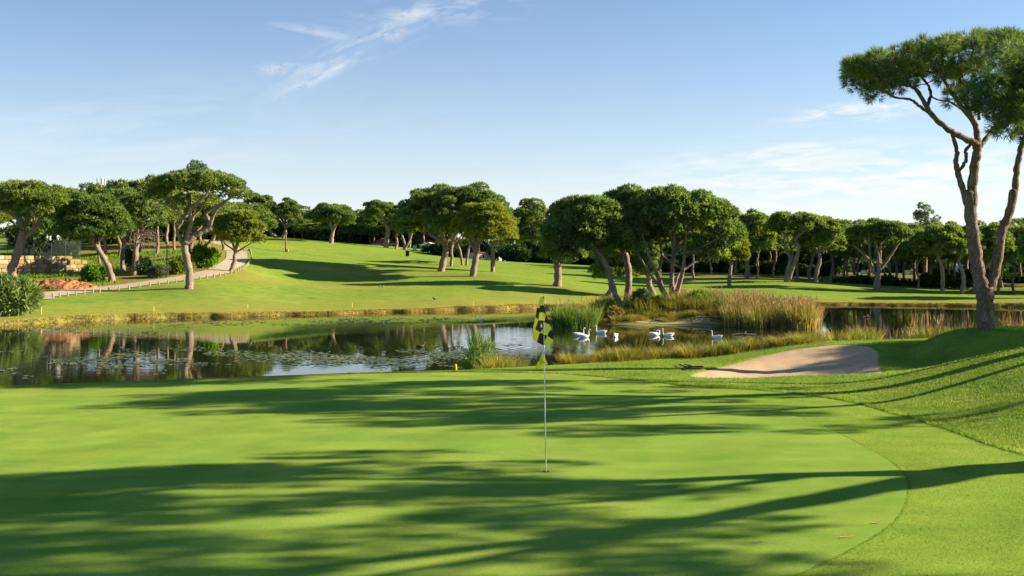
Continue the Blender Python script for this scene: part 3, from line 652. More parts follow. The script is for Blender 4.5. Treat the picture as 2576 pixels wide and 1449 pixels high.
hero(2370,739,2288,2455,565,640,'pine with a slim forked trunk left of the near tall pine', trunk=[(2370,739),(2372,700),(2368,665),(2360,650)], wpx=12, n=36, lower=.6, L=.38, w=.1)
hero(2419,741,2390,2480,570,640,'reddish trunked pine leaning beside the near tall pine', y=130, trunk=[(2419,741),(2424,705),(2420,680),(2410,655)], wpx=12, n=24, lower=.6, L=.38, w=.1)
hero(2447,738,2440,2560,562,660,'dark pine directly behind the near tall pine', y=132, wpx=15, n=30, lower=1.0, L=.38, w=.1)
hero(2124,690,2090,2165,560,640,'dark pine left of the wide spreading pine', y=165, wpx=8, n=18, lower=1.0, L=.42, w=.11)

# ---- background archetypes
def arche(seed, n, lower, mat, zb=.52):
    r = np.random.default_rng(seed); Hh, R_ = 10., 4.2
    cl = dome(r, 0, 0, Hh*zb, Hh, R_, R_, n, 1.15, lower)
    sk = auto_skel(r, [0,0,0], [r.uniform(-.5,.5), r.uniform(-.4,.4), Hh*.42], .24, 0, 0, Hh*zb, Hh, R_, R_, 5)
    return skeleton_mesh(sk, cl, r, M['bark'], sides=7), crown_mesh(cl, r, 8, .46, .14, 4, M[mat])
ARC = [arche(1, 26, .8, 'pine'), arche(2, 30, .9, 'pine'), arche(3, 24, 1.1, 'pine', .42), arche(4, 28, .8, 'pine_light'), arche(5, 26, 1.3, 'pine', .36)]
def bg(x, y, h, wd, k, label, group, name='pine_tree', z=None):
    t = empty(name, (x, y, hz(x, y) if z is None else z), random.uniform(0, 6)); t.scale = (wd/8.4, wd/8.4, h/10.1)
    tag(t, label, 'pine tree', group); tr, cr_ = ARC[k]; obj('trunk', tr, t); obj('crown', cr_, t)
random.seed(4)
def bgp(u, y, vT, wpx, k, label, group):
    x = (u-U0)/F*y; z = hz(x, y); top = CAMZ-(vT-V0)*y/F; bg(x, y, max(4, top-z), wpx*y/F, k, label, group)
LG = 'pines in the wood behind the stone wall'
for u, y, vT, w in [(-40,140,472,150),(60,150,470,150),(110,135,468,160),(165,128,472,130),(210,160,470,150),(265,145,462,160),(300,128,455,150),(350,150,452,170),(395,130,455,130),(420,165,470,140),(250,120,500,110),(90,118,520,100),(440,145,475,120),(500,160,480,150),(560,150,505,140),(590,175,508,130),(545,190,510,130),(-110,120,480,180),(640,190,515,120)]:
    bgp(u, y, vT, w, random.choice([0,1,2,3,4]), 'stone pine among the dense pines behind the stone wall and path', LG)
HG = 'pines in the dark wood along the hilltop'
for u, y, vT, w in [(600,270,522,100),(640,262,515,100),(690,272,525,90),(740,268,522,90),(775,270,525,90),(820,275,532,100),(870,272,528,90),(905,268,528,95),(940,262,522,95),(985,265,525,100),(1030,255,522,100),(1065,258,520,100),(1105,262,545,80),(1430,250,580,80),(1480,240,560,90),(1530,230,540,100),(1590,235,540,110),(795,262,560,70),(880,262,562,70),(930,262,560,70),(760,262,560,60),(660,262,550,60),(625,275,545,90),(715,278,545,90),(765,280,548,90),(805,276,550,80),(850,280,548,90),(895,278,548,90),(950,276,548,90),(1000,272,548,80),(1045,268,548,80),(1090,268,565,70)]:
    bgp(u, y, vT, w, random.choice([1,2,4,4]), 'stone pine in the dark wood along the top of the hill', HG)
RG = 'pines in the wood across the right hand fairway'
for u, y, vT, w in [(1640,185,545,120),(1700,175,545,120),(1760,180,540,120),(1815,178,536,130),(1850,165,537,130),(1905,185,540,140),(1935,168,548,110),(2000,175,540,140),(2060,180,540,130),(2095,165,548,120),(2150,190,562,130),(2185,175,566,120),(2240,180,572,130),(2300,170,572,120),(2330,190,575,130),(2385,160,570,130),(2430,180,568,130),(2475,165,566,130),(2520,155,563,130),(2565,170,560,140),(2600,150,556,150),(2660,160,560,150),(2340,150,585,110),(2270,155,585,110),(2130,150,575,90),(1790,160,560,100)]:
    bgp(u, y, vT, w, random.choice([0,1,2,2]), 'stone pine in the wood across the right hand fairway', RG)
for u, y, vT, w in [(1745,150,545,110),(1905,146,548,100),(1945,160,545,110),(2090,150,560,100),(2155,158,566,110),(2225,150,568,100),(2255,165,566,120),(2310,146,575,100),(2345,165,572,110),(2400,150,574,110),(2480,145,568,110),(2510,135,575,120),(2550,140,566,120),(2620,135,560,150),(2700,140,555,160),(2780,135,560,160),(2860,145,560,160),(2700,165,555,160),(2950,140,560,170),(2640,118,555,150),(2760,116,560,150)]:
    bgp(u, y, vT, w, random.choice([0,1,2,2]), 'stone pine in the wood across the right hand fairway', RG)
FG = 'far pines closing the horizon'
for i in range(70):
    u = -250+i*48+random.uniform(-12, 12)
    if 1110 < u < 1440: continue
    y = random.uniform(300, 350); bgp(u, y, random.uniform(555, 580) if u < 1500 or u > 2080 else random.uniform(565, 585), random.uniform(80, 110), random.choice([2,4,4]), 'far dark pine closing the view behind the nearer woods', FG)

# ---- shrubs
def shrub_mesh(seed, mat, n=14, L=.3, w=.09, nb=5, dens=16, rad=1.0, h=1.0):
    r = np.random.default_rng(seed); cl = []
    for i in range(n):
        a = r.uniform(0, 2*PI); q = math.sqrt(r.random())*.72*rad; s = rad*r.uniform(.26, .42)
        cl.append(((math.cos(a)*q, math.sin(a)*q, s*.6+r.random()*h*(1-q/rad*.6)*.8), (s, s, s*.85)))
    sk = [([(0,0,-.15),(0,0,.1),c[0]], .05, .015) for c in cl[:8]]
    mb = MB()
    for p, a, b_ in sk: 
        q = smooth_path(p, 3); mb.tube(q, np.linspace(a, b_, len(q)), 5)
    return mesh('stem', np.concatenate(mb.v), mb.f, M['bark']), crown_mesh(cl, r, dens, L, w, nb, M[mat], 'foliage', low=-.8)
def shrub(x, y, wd, h, sm, label, group=None, name='shrub', cat='shrub', z=None):
    t = empty(name, (x, y, hz(x, y) if z is None else z), random.uniform(0, 6)); t.scale = (wd/2, wd/2, h/1.15); tag(t, label, cat, group)
    obj('stem', sm[0], t); obj('foliage', sm[1], t); return t
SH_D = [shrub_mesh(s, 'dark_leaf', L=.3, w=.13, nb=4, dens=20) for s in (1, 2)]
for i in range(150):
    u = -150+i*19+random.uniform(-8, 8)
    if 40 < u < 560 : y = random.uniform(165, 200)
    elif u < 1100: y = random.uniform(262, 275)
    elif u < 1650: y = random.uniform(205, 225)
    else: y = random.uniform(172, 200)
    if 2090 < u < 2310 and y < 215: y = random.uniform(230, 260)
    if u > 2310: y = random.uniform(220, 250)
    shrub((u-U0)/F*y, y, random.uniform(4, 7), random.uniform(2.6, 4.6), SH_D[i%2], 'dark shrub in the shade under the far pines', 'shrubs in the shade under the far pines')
for i in range(64):
    u = -260+i*49+random.uniform(-10, 10)
    if 1110 < u < 1440: continue
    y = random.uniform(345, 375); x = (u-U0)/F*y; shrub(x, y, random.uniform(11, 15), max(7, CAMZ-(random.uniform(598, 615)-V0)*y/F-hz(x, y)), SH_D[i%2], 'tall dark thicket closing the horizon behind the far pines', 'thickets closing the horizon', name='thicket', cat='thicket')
for i in range(20):
    u = 1100+i*18; y = 228; x = (u-U0)/F*y; shrub(x, y, random.uniform(5, 8), max(2.5, CAMZ-(random.uniform(596, 622)-V0)*y/F-hz(x, y)), SH_D[i%2], 'dark bush behind the low house on the hill', 'bushes behind the low house on the hill', name='bush', cat='bush')
for i in range(46):
    u = 1640+i*21+random.uniform(-6, 6); y = random.uniform(166, 174)
    if 2090 < u < 2320: continue
    shrub((u-U0)/F*y, y, random.uniform(2.8, 4.6), random.uniform(1.4, 2.6), SH_D[i%2], 'low dark undergrowth bush among the right hand pines', 'undergrowth bushes among the right hand pines', name='bush', cat='bush')
sO = shrub_mesh(11, 'oleander', 34, .34, .05, 7, 42); P0 = hit(28, 790); shrub(P0[0], P0[1], 3.9, 2.75, sO, 'large grey green oleander bush on the bank at the left edge', name='oleander_bush', cat='bush')
sF = shrub_mesh(12, 'fresh', 16, .3, .12, 5, 22)
for u, v, wpx, hpx, sm, lab in [(232,708,58,42,sF,'bright green broad leaved bush beside the red soil'),(400,698,52,36,shrub_mesh(13,'greybush',16,.22,.05,6,24),'grey leaved bush beside the cart path'),
      (455,687,62,40,shrub_mesh(14,'pine_light',18,.25,.08,5,22),'yellow green bush left of the tall pine by the path'),(520,672,58,58,shrub_mesh(15,'fresh',18,.3,.07,5,24),'tall spiky bush inside the bend of the cart path'),
      (365,690,48,38,shrub_mesh(16,'dark_leaf',14,.25,.09,5,22),'dark bush right of the dead branched pine'),(330,676,50,55,shrub_mesh(17,'dark_leaf',14,.25,.09,5,22),'tall dark bush between the two slim pines'),
      (100,655,90,60,SH_D[0],'dark hedge bush above the stone wall by the forked pine'),(160,650,70,50,SH_D[1],'dark hedge bush near the end of the stone wall'),(490,650,60,40,shrub_mesh(18,'pine_light',14,.25,.09,5,20),'light bush behind the tall pine by the path')]:
    B = hit(u, v); 
    if 'hedge' in lab: B = np.array([(u-U0)/F*117, 117, hz((u-U0)/F*117, 117)+1.1])
    s = B[1]/F; shrub(B[0], B[1], wpx*s, hpx*s, sm, lab, name='bush', cat='bush', z=B[2])
for i, (u, v, w_, h_) in enumerate([(2270,724,60,18),(2225,720,50,26),(2330,722,50,26),(2365,726,70,34),(2145,702,46,18),(2175,712,50,22),(2110,702,34,14),(2415,728,50,26)]):
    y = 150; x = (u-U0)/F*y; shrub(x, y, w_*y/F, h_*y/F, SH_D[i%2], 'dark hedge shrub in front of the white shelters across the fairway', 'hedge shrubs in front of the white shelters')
for (u, y, vT, wpx, lab) in [(2330,205,512,80,'tall grey green eucalyptus rising above the right hand wood'),(497,175,406,84,'eucalyptus top showing above the tall pine by the path')]:
    r = np.random.default_rng(int(u)); x = (u-U0)/F*y; z = hz(x, y); top = CAMZ-(vT-V0)*y/F-z; R_ = wpx*y/F/2; cl = []
    for i in range(34):
        q = r.random(); zc = top*(.62+.36*q); rr = R_*(1.0-.55*q)*math.sqrt(r.random()); a = r.uniform(0, 6.28); s = R_*r.uniform(.13, .24)
        cl.append(((rr*math.cos(a)-R_*.35*(q-.5), rr*math.sin(a), zc), (s, s, s*.8)))
    sk = [([(0,0,-.3),(0,0,.2),(.2,.1,top*.5),(-.2,0,top*.9)], .3, .08)]
    stuffed('eucalyptus_tree', (x, y, z), skeleton_mesh(sk, cl, r, M['bark']), crown_mesh(cl, r, 9, .4, .13, 4, M['eucalypt'], low=-.9), lab, 'eucalyptus')
# dead branches on the dead branched pine
r = np.random.default_rng(5); mb = MB(); Bp = hit(338, 693); s = Bp[1]/F
for i in range(60):
    a = r.uniform(0, 2*PI); l = r.uniform(1.0, 2.9); z0 = (693-r.uniform(585, 625))*s; d = np.array([math.cos(a), math.sin(a)*.8, 0]); c = np.array([.2, 0, z0])
    p = smooth_path([c, c+d*l*.5+[0,0,l*.18], c+d*l+[0,0,-l*r.uniform(0,.35)]], 4, r, .03); mb.tube(p, np.linspace(.035, .008, len(p)), 4)
    for j in range(3):
        q = p[r.integers(3, len(p))]; mb.tube([q, q+r.normal(0, .3, 3)], [.014, .006], 3)
db = [o for o in C.objects if o.get('label', '').startswith('pine with bare grey')][0]
mb.build('dead_branches', M['dead'], db)
# palm behind the leftmost pine
r = np.random.default_rng(8); y = 117; x = (88-U0)/F*y; t = empty('palm_tree', (x, y, hz(x, y)+.2)); tag(t, 'yellow green palm behind the forked pine at the left edge', 'palm')
obj('trunk', mesh('trunk', *tube([(0,0,-.2),(0,0,1.5),(.05,0,3.0)], [.28,.24,.26], 8), M['wood']), t)
mb = MB()
for i in range(26):
    a = r.uniform(0, 2*PI); e = r.uniform(-.3, 1.2); l = r.uniform(1.7, 2.4); d = np.array([math.cos(a)*math.cos(e), math.sin(a)*math.cos(e), math.sin(e)])
    p = smooth_path([(0,0,3.0), np.array((0,0,3.0))+d*l*.55+[0,0,.25], np.array((0,0,3.0))+d*l+[0,0,-.5]], 5)
    sd = np.cross(d, [0,0,1]); sd /= np.linalg.norm(sd)+1e-6
    for k in range(1, len(p)):
        for sg in (-1, 1):
            b0 = p[k]; tip = b0+sd*sg*.55*(1-.5*k/len(p))+d*.25+np.array([0,0,-.18]); mb.add([p[k-1], b0, tip], [(0,1,2)])
mb.build('fronds', M['palm'], t)

# ------------------------------------------------------------------ near pines
def Z6(x, y): return ((2240+x/2.5875)*.92, (40+y/2.5875)*.92)
def Z5(x, y): return ((1950+x/2.634)*.92, (520+y/2.634)*.92)
yA = 26.5; BA = np.array([(2480-U0)/F*yA, yA, hz((2480-U0)/F*yA, yA)])
def LA(uv, dy=0): p = W(uv[0], uv[1], yA+dy); return p-BA
sk = []
def limb(pts, w0, w1, dy0=0, dy1=0):
    n = len(pts); sk.append(([LA(q, dy0+(dy1-dy0)*i/(n-1)) for i, q in enumerate(pts)], w0*yA/F/2, w1*yA/F/2))
limb([Z5(1963,1120),Z5(1963,1020),Z5(1962,900),Z5(1960,780),Z5(1950,700)], 43, 40)
limb([Z5(1955,760),Z5(1922,650),Z5(1895,500),Z5(1868,300),Z5(1852,150),Z5(1838,0),Z6(1075,1420),Z6(1082,1250),Z6(1095,1100),Z6(1112,1000),Z6(1122,910)], 34, 20)
limb([Z5(1970,770),Z5(1992,690),Z5(2030,580),Z5(2060,430),Z5(2078,300),Z5(2112,220),Z5(2150,100),Z5(2165,0),Z6(1345,1420),Z6(1385,1250),Z6(1398,1100),Z6(1415,1000),Z6(1440,900),Z6(1500,780),Z6(1560,640),Z6(1600,420)], 28, 9, 0, .8)
limb([Z6(1065,1440),Z6(1035,1300),Z6(1000,1180),Z6(972,1090),Z6(968,1030),Z6(975,960),Z6(940,845)], 17, 9, .1, -.1)
limb([Z6(985,1110),Z6(1015,1070),Z6(1042,1020),Z6(1038,960),Z6(1085,900)], 9, 8, .1, .1)
limb([Z6(1120,925),Z6(1085,900),Z6(1000,860),Z6(920,815),Z6(820,735),Z6(765,655),Z6(690,535),Z6(640,505),Z6(560,490),Z6(450,460),Z6(330,440)], 18, 4, 0, -.9)
limb([Z6(800,715),Z6(700,640),Z6(640,600),Z6(520,580),Z6(440,520),Z6(400,450)], 8, 3, -.3, -1.3)
limb([Z6(760,650),Z6(790,560),Z6(750,470),Z6(640,360),Z6(540,300)], 9, 3, -.3, .9)
limb([Z6(1122,925),Z6(1120,850),Z6(1098,770),Z6(1030,680),Z6(950,575),Z6(880,460),Z6(800,360),Z6(700,280)], 18, 4, 0, .6)
limb([Z6(1100,770),Z6(1050,650),Z6(1010,560),Z6(1000,430),Z6(1060,350),Z6(1090,250)], 11, 4, 0, -.7)
limb([Z6(1130,740),Z6(1120,660),Z6(1085,560),Z6(1080,450),Z6(1200,300)], 8, 3, 0, .9)
limb([Z6(1035,690),Z6(930,620),Z6(830,600),Z6(785,565)], 6, 3, .1, -.6)
limb([Z6(1140,930),Z6(1200,850),Z6(1265,765),Z6(1330,650),Z6(1400,500),Z6(1450,350)], 13, 4, 0, .9)
limb([Z6(1010,430),Z6(930,440),Z6(860,400),Z6(820,380)], 6, 3, -.4, -.9)
r = np.random.default_rng(77); cl = []
outline = [(230,330,330,520),(300,290,390,500),(400,240,470,460),(500,210,440,400),(600,180,420,480),(700,160,440,560),(800,145,430,520),(900,140,400,520),(1000,120,380,440),(1100,100,360,360),(1200,110,330,400),(1300,120,380,380),(1400,110,420,400),(1500,120,450,420),(1600,150,470,420),(1700,200,480,400)]
# (x, top, bottom) columns in the zoom; dense clumps through the crown
for (zx, zt, zb_, _) in outline:
    for k in range(11):
        zz_ = zt+48+(zb_-zt-20)*r.random()**1.5; xx_ = zx+45+r.uniform(-55, 55); s = r.uniform(.13, .27)
        cl.append((LA(Z6(xx_, zz_), r.uniform(-1.9, 1.9)), (s, s, s*.75)))
for q in [(225,420),(250,470),(300,500),(350,540),(390,560),(440,500),(380,480),(300,420),(240,380),(470,470),(540,500),(620,470),(560,430),(980,560),(1000,500),(1050,540),(950,590)]:
    s = r.uniform(.18, .30); cl.append((LA(Z6(*q), r.uniform(-1, .6)), (s, s, s*.8)))
tm = skeleton_mesh(sk, cl, r, M['bark_near'], br=.022, sides=14, jit=.012)
cm = crown_mesh(cl, r, 44, .19, .010, 20, M['pine_near'], low=-.95)
stuffed('pine_tree', BA, tm, cm, 'tall near stone pine with a forked trunk rising from behind the grassy mound', 'pine tree')

def near_pine(base, sk, cl, label, dens=26, L=.17, w=.014, nb=14, seed=1):
    r = np.random.default_rng(seed); base = np.array(base, float)
    sk = [([np.array(p, float)-base for p in pts], a, b_) for pts, a, b_ in sk]; cl = [(np.array(c)-base, rr) for c, rr in cl]
    return stuffed('pine_tree', base, skeleton_mesh(sk, cl, r, M['bark_near'], br=.022, sides=10, jit=.02), crown_mesh(cl, r, dens, L, w, nb, M['pine_near'], low=-.95), label, 'pine tree')
# pine B: crown enters at the right edge, its trunk stands just outside
r = np.random.default_rng(21); cl = []
def shadowclump(u, v, h, s):   # world point at height h above the green whose sun shadow falls where (u,v) is on the ground
    y = CAMZ*F/(v-V0); g = np.array([(u-U0)/F*y, y, 0.]); k = h/math.sin(EL); return g+np.array(SUN)*k
for i in range(200):
    a = r.uniform(0, 2*PI); q = math.sqrt(r.random()); s = r.uniform(.25, .48)
    x_, y_ = (16.0+5.2*q*math.cos(a), 22.0+2.7*q*math.sin(a)) if i < 160 else (19.5+3.2*q*math.cos(a), 19.2+1.6*q*math.sin(a))
    if math.sin(2*PI*(y_-.144*(x_-14))/1.7+.5*math.sin(x_*.8)) < -.65: continue
    cl.append(((x_, y_, 6.0+2.0*(1-q*q)+r.normal(0, .3)), (s*1.35, s*.62, s*.6)))
for i in range(46):   # the part seen in the picture
    zx, zz_ = r.uniform(1120, 1560), r.uniform(240, 800)
    if zz_ > 620 and zx < 1180: continue
    if zz_ < 420 and zx < 1250: continue
    u_, v_ = Z6(zx, zz_); cl.append((W(u_, v_, 22+r.uniform(-.8, 1.2)), (lambda s: (s, s, s*.75))(r.uniform(.22, .4))))
skB = [([(14.2,21.4,1.0),(13.9,22.4,2.0),(13.6,23.6,3.4),(13.8,24.6,5.4)], .10, .04),([(14.2,21.4,1.3),(14.4,20.5,2.4),(14.6,19.3,4.0),(15.0,18.4,6.0)], .10, .04),([(14.2,21.4,.2),(14.2,21.4,1.0),(14.0,21.6,2.6),(14.3,21.2,4.2)], .24, .17),([(14.3,21.2,4.1),(13.2,21.8,5.2),(12.0,22.0,5.7),(10.9,22.3,6.0)], .10, .03),([(14.3,21.2,4.1),(14.2,20.2,5.3),(13.0,19.0,6.5)], .1, .03),([(14.3,21.2,4.1),(15.5,21.6,5.4),(16.8,22.6,6.6)], .1, .03),([(14.3,21.2,4.1),(15.2,20.0,5.4),(16.6,19.0,6.6)], .1, .03),([(12.6,21.9,5.4),(11.8,21.5,6.4),(11.0,21.3,7.2)], .06, .02)]
near_pine((14.2,21.4,hz(14.2,21.4)), skB, cl, 'nearer pine whose shaggy bough hangs in at the right edge', dens=34, L=.17, w=.011, nb=16, seed=2)
# pine C: its forked trunk and crown throw the long shadow across the foreground
r = np.random.default_rng(31); cl = []
for i in range(330):
    a = r.uniform(0, 2*PI); q = math.sqrt(r.random()); s = r.uniform(.28, .5)
    x_, y_ = 14.6+3.9*q*math.cos(a), 12.2+4.0*q*math.sin(a)
    if math.sin(2*PI*(y_-.144*(x_-14))/1.45+.5*math.sin(x_*.9)) < -.62: continue
    cl.append(((x_, y_, 6.4+1.9*(1-q*q)+r.normal(0, .3)), (s*1.35, s*.62, s*.6)))
skC = [([(12.8,14.3,.3),(12.9,14.2,1.2),(13.1,13.9,2.3),(13.5,13.6,3.2)], .36, .27),([(13.5,13.6,3.1),(13.7,13.75,4.0),(13.9,13.7,4.9),(14.3,13.4,6.3)], .19, .07),([(13.4,13.65,3.0),(13.4,12.6,3.9),(13.6,11.7,4.8),(13.9,10.8,6.2)], .21, .08),([(13.7,13.75,4.0),(14.8,13.0,5.4),(16.2,13.0,6.6)], .09,.03),([(13.6,11.7,4.8),(14.8,11.2,5.8),(16.4,10.8,6.8)], .08,.03),([(13.6,11.7,4.8),(13.0,10.2,5.8),(12.4,9.4,6.7)], .07,.03),([(13.9,13.7,4.9),(12.9,14.2,5.9),(12.2,14.6,6.7)], .07,.03)]
near_pine((12.8,14.3,hz(12.8,14.3)), skC, cl, 'pine with a forked trunk standing just outside the right of the picture', dens=17, L=.2, w=.03, nb=9, seed=3)
r = np.random.default_rng(41); cl = []  # pine D: out of view, added so its crown shadow falls on the sand
for i in range(110):
    a = r.uniform(0, 2*PI); q = math.sqrt(r.random()); s = r.uniform(.28, .5)
    cl.append(((28.9+1.7*q*math.cos(a), 29.1+2.3*q*math.sin(a), 6.5+1.3*(1-q*q)+r.normal(0, .2)), (s, s, s*.6)))
skD = [([(29.3,29,.0),(29.3,29,1.0),(29.2,28.9,3.0),(28.9,29,4.6)], .2, .14)]+[([(28.9,29,4.5),(28.9+a*.6,29+b_*.7,5.6),(28.9+a,29+1.3*b_,6.7)], .08, .03) for a, b_ in ((-1,.6),(1,.7),(.9,-.8),(-1,-.7))]
near_pine((29.3,29,hz(29.3,29)), skD, cl, 'small unseen pine added beyond the mound to shade the bunker sand', dens=16, L=.2, w=.03, nb=9, seed=4)
# ------------------------------------------------------------------ reeds and sedges
def tuftmesh(seed, mat, n, rad, h, w, lean=.35, plume=None, plume_n=0):
    r = np.random.default_rng(seed); a = r.uniform(0, 2*PI, n); q = np.sqrt(r.random(n))*rad
    P_ = np.stack([q*np.cos(a), q*np.sin(a), np.full(n, -.1)], 1)
    la = a+r.normal(0, .6, n); hh = h*r.uniform(.55, 1.1, n); ln_ = lean*hh*(.25+q/rad)*r.uniform(.4, 1.4, n)
    V, F_ = [], []
    d = np.stack([-np.sin(la), np.cos(la), 0*la], 1); o = np.stack([np.cos(la), np.sin(la), 0*la], 1)
    ks = [(0, 0, 1), (.35, .15, 1), (.7, .5, .75), (1, 1, .0)]
    rings = [P_+o*(ln_*b_)[:,None]+np.array([0,0,1])*(hh*(a_-.12*b_*lean))[:,None] for a_, b_, c_ in ks]
    V = np.concatenate([x_ for (a_, b_, c_), R_ in zip(ks, rings) for x_ in (R_-d*w*c_/2, R_+d*w*c_/2)])
    i = np.arange(n); f = [np.stack([i+2*k*n, i+(2*k+1)*n, i+(2*k+3)*n, i+(2*k+2)*n], 1) for k in range(3)]
    me = mesh('blades', V, f, M[mat]); pl = None
    if plume_n:
        mb = MB()
        for j in range(plume_n):
            a1 = r.uniform(0, 2*PI); q1 = math.sqrt(r.random())*rad; z1 = h*r.uniform(.75, 1.08); p0 = np.array([q1*math.cos(a1), q1*math.sin(a1), 0]); p1 = p0*1.3+np.array([0,0,z1])
            mb.tube([p0, (p0+p1)/2, p1], [.008,.006,.005], 3); p2 = p1+np.array([r.normal(0, .05), r.normal(0, .05), .22])
            mb.tube([p1-[0,0,.05], (p1+p2)/2, p2], [.008, .020 if h > 1.5 else .011, .004], 4)
        pl = mesh('plumes', np.concatenate(mb.v), mb.f, M[plume or 'reed_tan'])
    return me, pl
def reed(me, x, y, sc, label, cat, group, name, z=None, zs=1.):
    t = empty(name, (x, y, hz(x, y) if z is None else z), random.uniform(0, 6)); t.scale = (sc, sc, sc*zs); tag(t, label, cat, group)
    obj('blades', me[0], t)
    if me[1]: obj('plumes', me[1], t)
    return t
RE = [tuftmesh(1, 'reed', 260, .9, 2.0, .035, .3, 'reed_tan', 22), tuftmesh(2, 'reed', 240, .9, 1.9, .035, .35, 'reed_tan', 14), tuftmesh(3, 'reed_green', 240, .8, 1.8, .035, .3, 'reed_tan', 6), tuftmesh(4, 'reed_tan', 220, .9, 1.9, .03, .35, 'reed_tan', 30)]
random.seed(12)
GR = 'tall reeds on the right end of the island'
for i in range(64):
    u = random.uniform(1838, 2035); y = random.uniform(66.0, 75.5); x = (u-U0)/F*y
    k = random.choice([0,0,1,1,2,3]) if u < 1980 else random.choice([3,0,3])
    reed(RE[k], x, y, random.uniform(.8, 1.05)*(1 if y < 72 else .9), 'clump of tall yellow reeds on the right end of the island', 'reeds', GR, 'reed_clump', z=max(WATER-.1, hz(x, y)))
for i in range(26):
    u = random.uniform(1690, 1850); y = random.uniform(73, 80); x = (u-U0)/F*y
    reed(RE[random.choice([0,1,3])], x, y, random.uniform(.55, .8), 'clump of lower tan reeds behind the many stemmed island pine', 'reeds', 'lower tan reeds behind the many stemmed island pine', 'reed_clump', z=max(WATER-.1, hz(x, y)))
for i in range(20):
    u = random.uniform(1412, 1492); y = random.uniform(67.0, 71.5); x = (u-U0)/F*y
    reed(RE[2], x, y, random.uniform(.65, .95), 'clump of green reeds on the left tip of the island', 'reeds', 'green reeds on the left tip of the island', 'reed_clump', z=max(WATER-.1, hz(x, y)))
SE = [tuftmesh(21, 'sedge', 260, .45, .75, .016, .6), tuftmesh(22, 'sedge', 220, .4, .6, .014, .8), tuftmesh(23, 'bankgrass', 220, .5, .55, .016, .8), tuftmesh(24, 'reed_green', 160, .4, .8, .018, .45), tuftmesh(25, 'reed', 150, .5, 1.0, .02, .35, 'reed_tan', 22)]
for i in range(120):
    u = random.uniform(1480, 1840); y = random.uniform(69.6, 79) if i > 30 else random.uniform(69.7, 72); x = (u-U0)/F*y
    if 1610 < u < 1800 and y < 69.95: continue
    reed(SE[random.choice([0,1,2,2])], x, y, random.uniform(.9, 1.9)*(.55 if y < 72 else 1), 'clump of low brown and green grass on the island bank', 'grass clump', 'low grass clumps on the island bank', 'grass_clump')
sB = shrub_mesh(41, 'greybush', 16, .2, .03, 8, 30); 
for u, y, wd, h, m_, lab in [(1612,73,1.6,1.7,sB,'grey green leafy shrub left of the many stemmed island pine'),(1648,73.2,1.5,1.3,shrub_mesh(42,'reed_green',14,.22,.04,7,26),'light shrub at the foot of the many stemmed pine'),(1540,71.5,1.8,1.0,shrub_mesh(43,'bankgrass',14,.2,.04,7,26),'brown low shrub beneath the leaning island pine'),(1755,74,2.2,1.5,shrub_mesh(44,'reed_green',14,.2,.04,7,26),'green shrub right of the many stemmed island pine')]:
    shrub((u-U0)/F*y, y, wd, h, m_, lab)
for i in range(26):
    u = random.choice([random.uniform(1588, 1680), random.uniform(1700, 1850), random.uniform(1500, 1560)]); y = random.uniform(72.5, 75.5); x = (u-U0)/F*y
    reed(RE[random.choice([2,2,1])], x, y, random.uniform(.45, .8), 'clump of mixed green reeds around the feet of the island pines', 'reeds', 'green reeds around the feet of the island pines', 'reed_clump', z=hz(x, y))
# near bank tufts
NG = 'grass clumps along the near bank of the pond'
for i in range(240):
    u = random.uniform(1420, 2040) if i < 120 else random.uniform(1290, 1320)*0+random.uniform(1420, 1900)
    t_ = random.random(); xg = (u-U0)/F*30; yr = float(yr_(xg)); yn = float(yn_(xg)); y = yr+.15+(yn+.7-yr-.15)*t_**1.6; x = (u-U0)/F*y
    reed(SE[random.choice([0,0,1,1,2,2,2,3])], x, y, random.uniform(.5, .85)*(.75 if u < 1500 else 1), 'clump of yellow green sedge on the near bank beyond the green', 'sedge', NG, 'sedge_clump')
for i in range(120):
    u = random.uniform(2030, 2640); y = random.uniform(29.8 if u < 2200 else 31.5, 37.5); x = (u-U0)/F*y
    k = random.choice([2,0,4,4]) if u > 2150 else random.choice([0,1,2])
    reed(SE[k], x, y, random.uniform(.6, 1.0), 'clump of reddish dry grass on the bank behind the mound', 'dry grass', 'dry grass clumps behind the mound', 'dry_grass_clump', zs=1.1)
for i in range(24):
    u = random.uniform(1165, 1315); y = random.uniform(26.3, 29); x = (u-U0)/F*y
    reed(SE[random.choice([0,2,1])], x, y, random.uniform(.6, .9), 'clump of thin dry grass around the leafy bank bush', 'grass clump', 'thin grass clumps around the leafy bank bush', 'grass_clump')
y = 27.6; x = (1205-U0)/F*y; shrub(x, y, .95, CAMZ-(842-V0)*y/F-hz(x, y), shrub_mesh(51, 'reed_green', 10, .30, .022, 6, 26), 'leafy green bush standing at the water beyond the green', name='bush', cat='bush', z=hz(x, y))

# driftwood and pale rocks on the island shore
r = np.random.default_rng(9)
for i in range(11):
    u = r.uniform(1625, 1835); p = wpt(u, 817+r.uniform(-2, 2)); x, y = p[0], p[1]+r.uniform(0, .8); a = r.uniform(-.5, .5); l = r.uniform(.5, 1.4)
    z = max(WATER, hz(x, y))+.05; q = [(x-math.cos(a)*l/2, y-math.sin(a)*l/2, z), (x, y, z+r.uniform(.02, .15)), (x+math.cos(a)*l/2, y+math.sin(a)*l/2, z)]
    pc = np.array([x, y, z]); o = obj('fallen_branch', mesh('fallen_branch', *tube(smooth_path(np.array(q)-pc, 3, r, .03), .035, 6), M['driftwood']), None, pc)
    tag(o, 'bare fallen branch lying on the muddy island shore', 'branch', 'fallen branches on the island shore')
P_ = wpt(1700, 814); v_ = []
poly = closed_smooth([(8.6,69.2),(10,68.9),(12.5,68.8),(14.2,69.0),(14.8,69.3),(13,69.8),(10.5,69.7),(9,69.6)], 3)
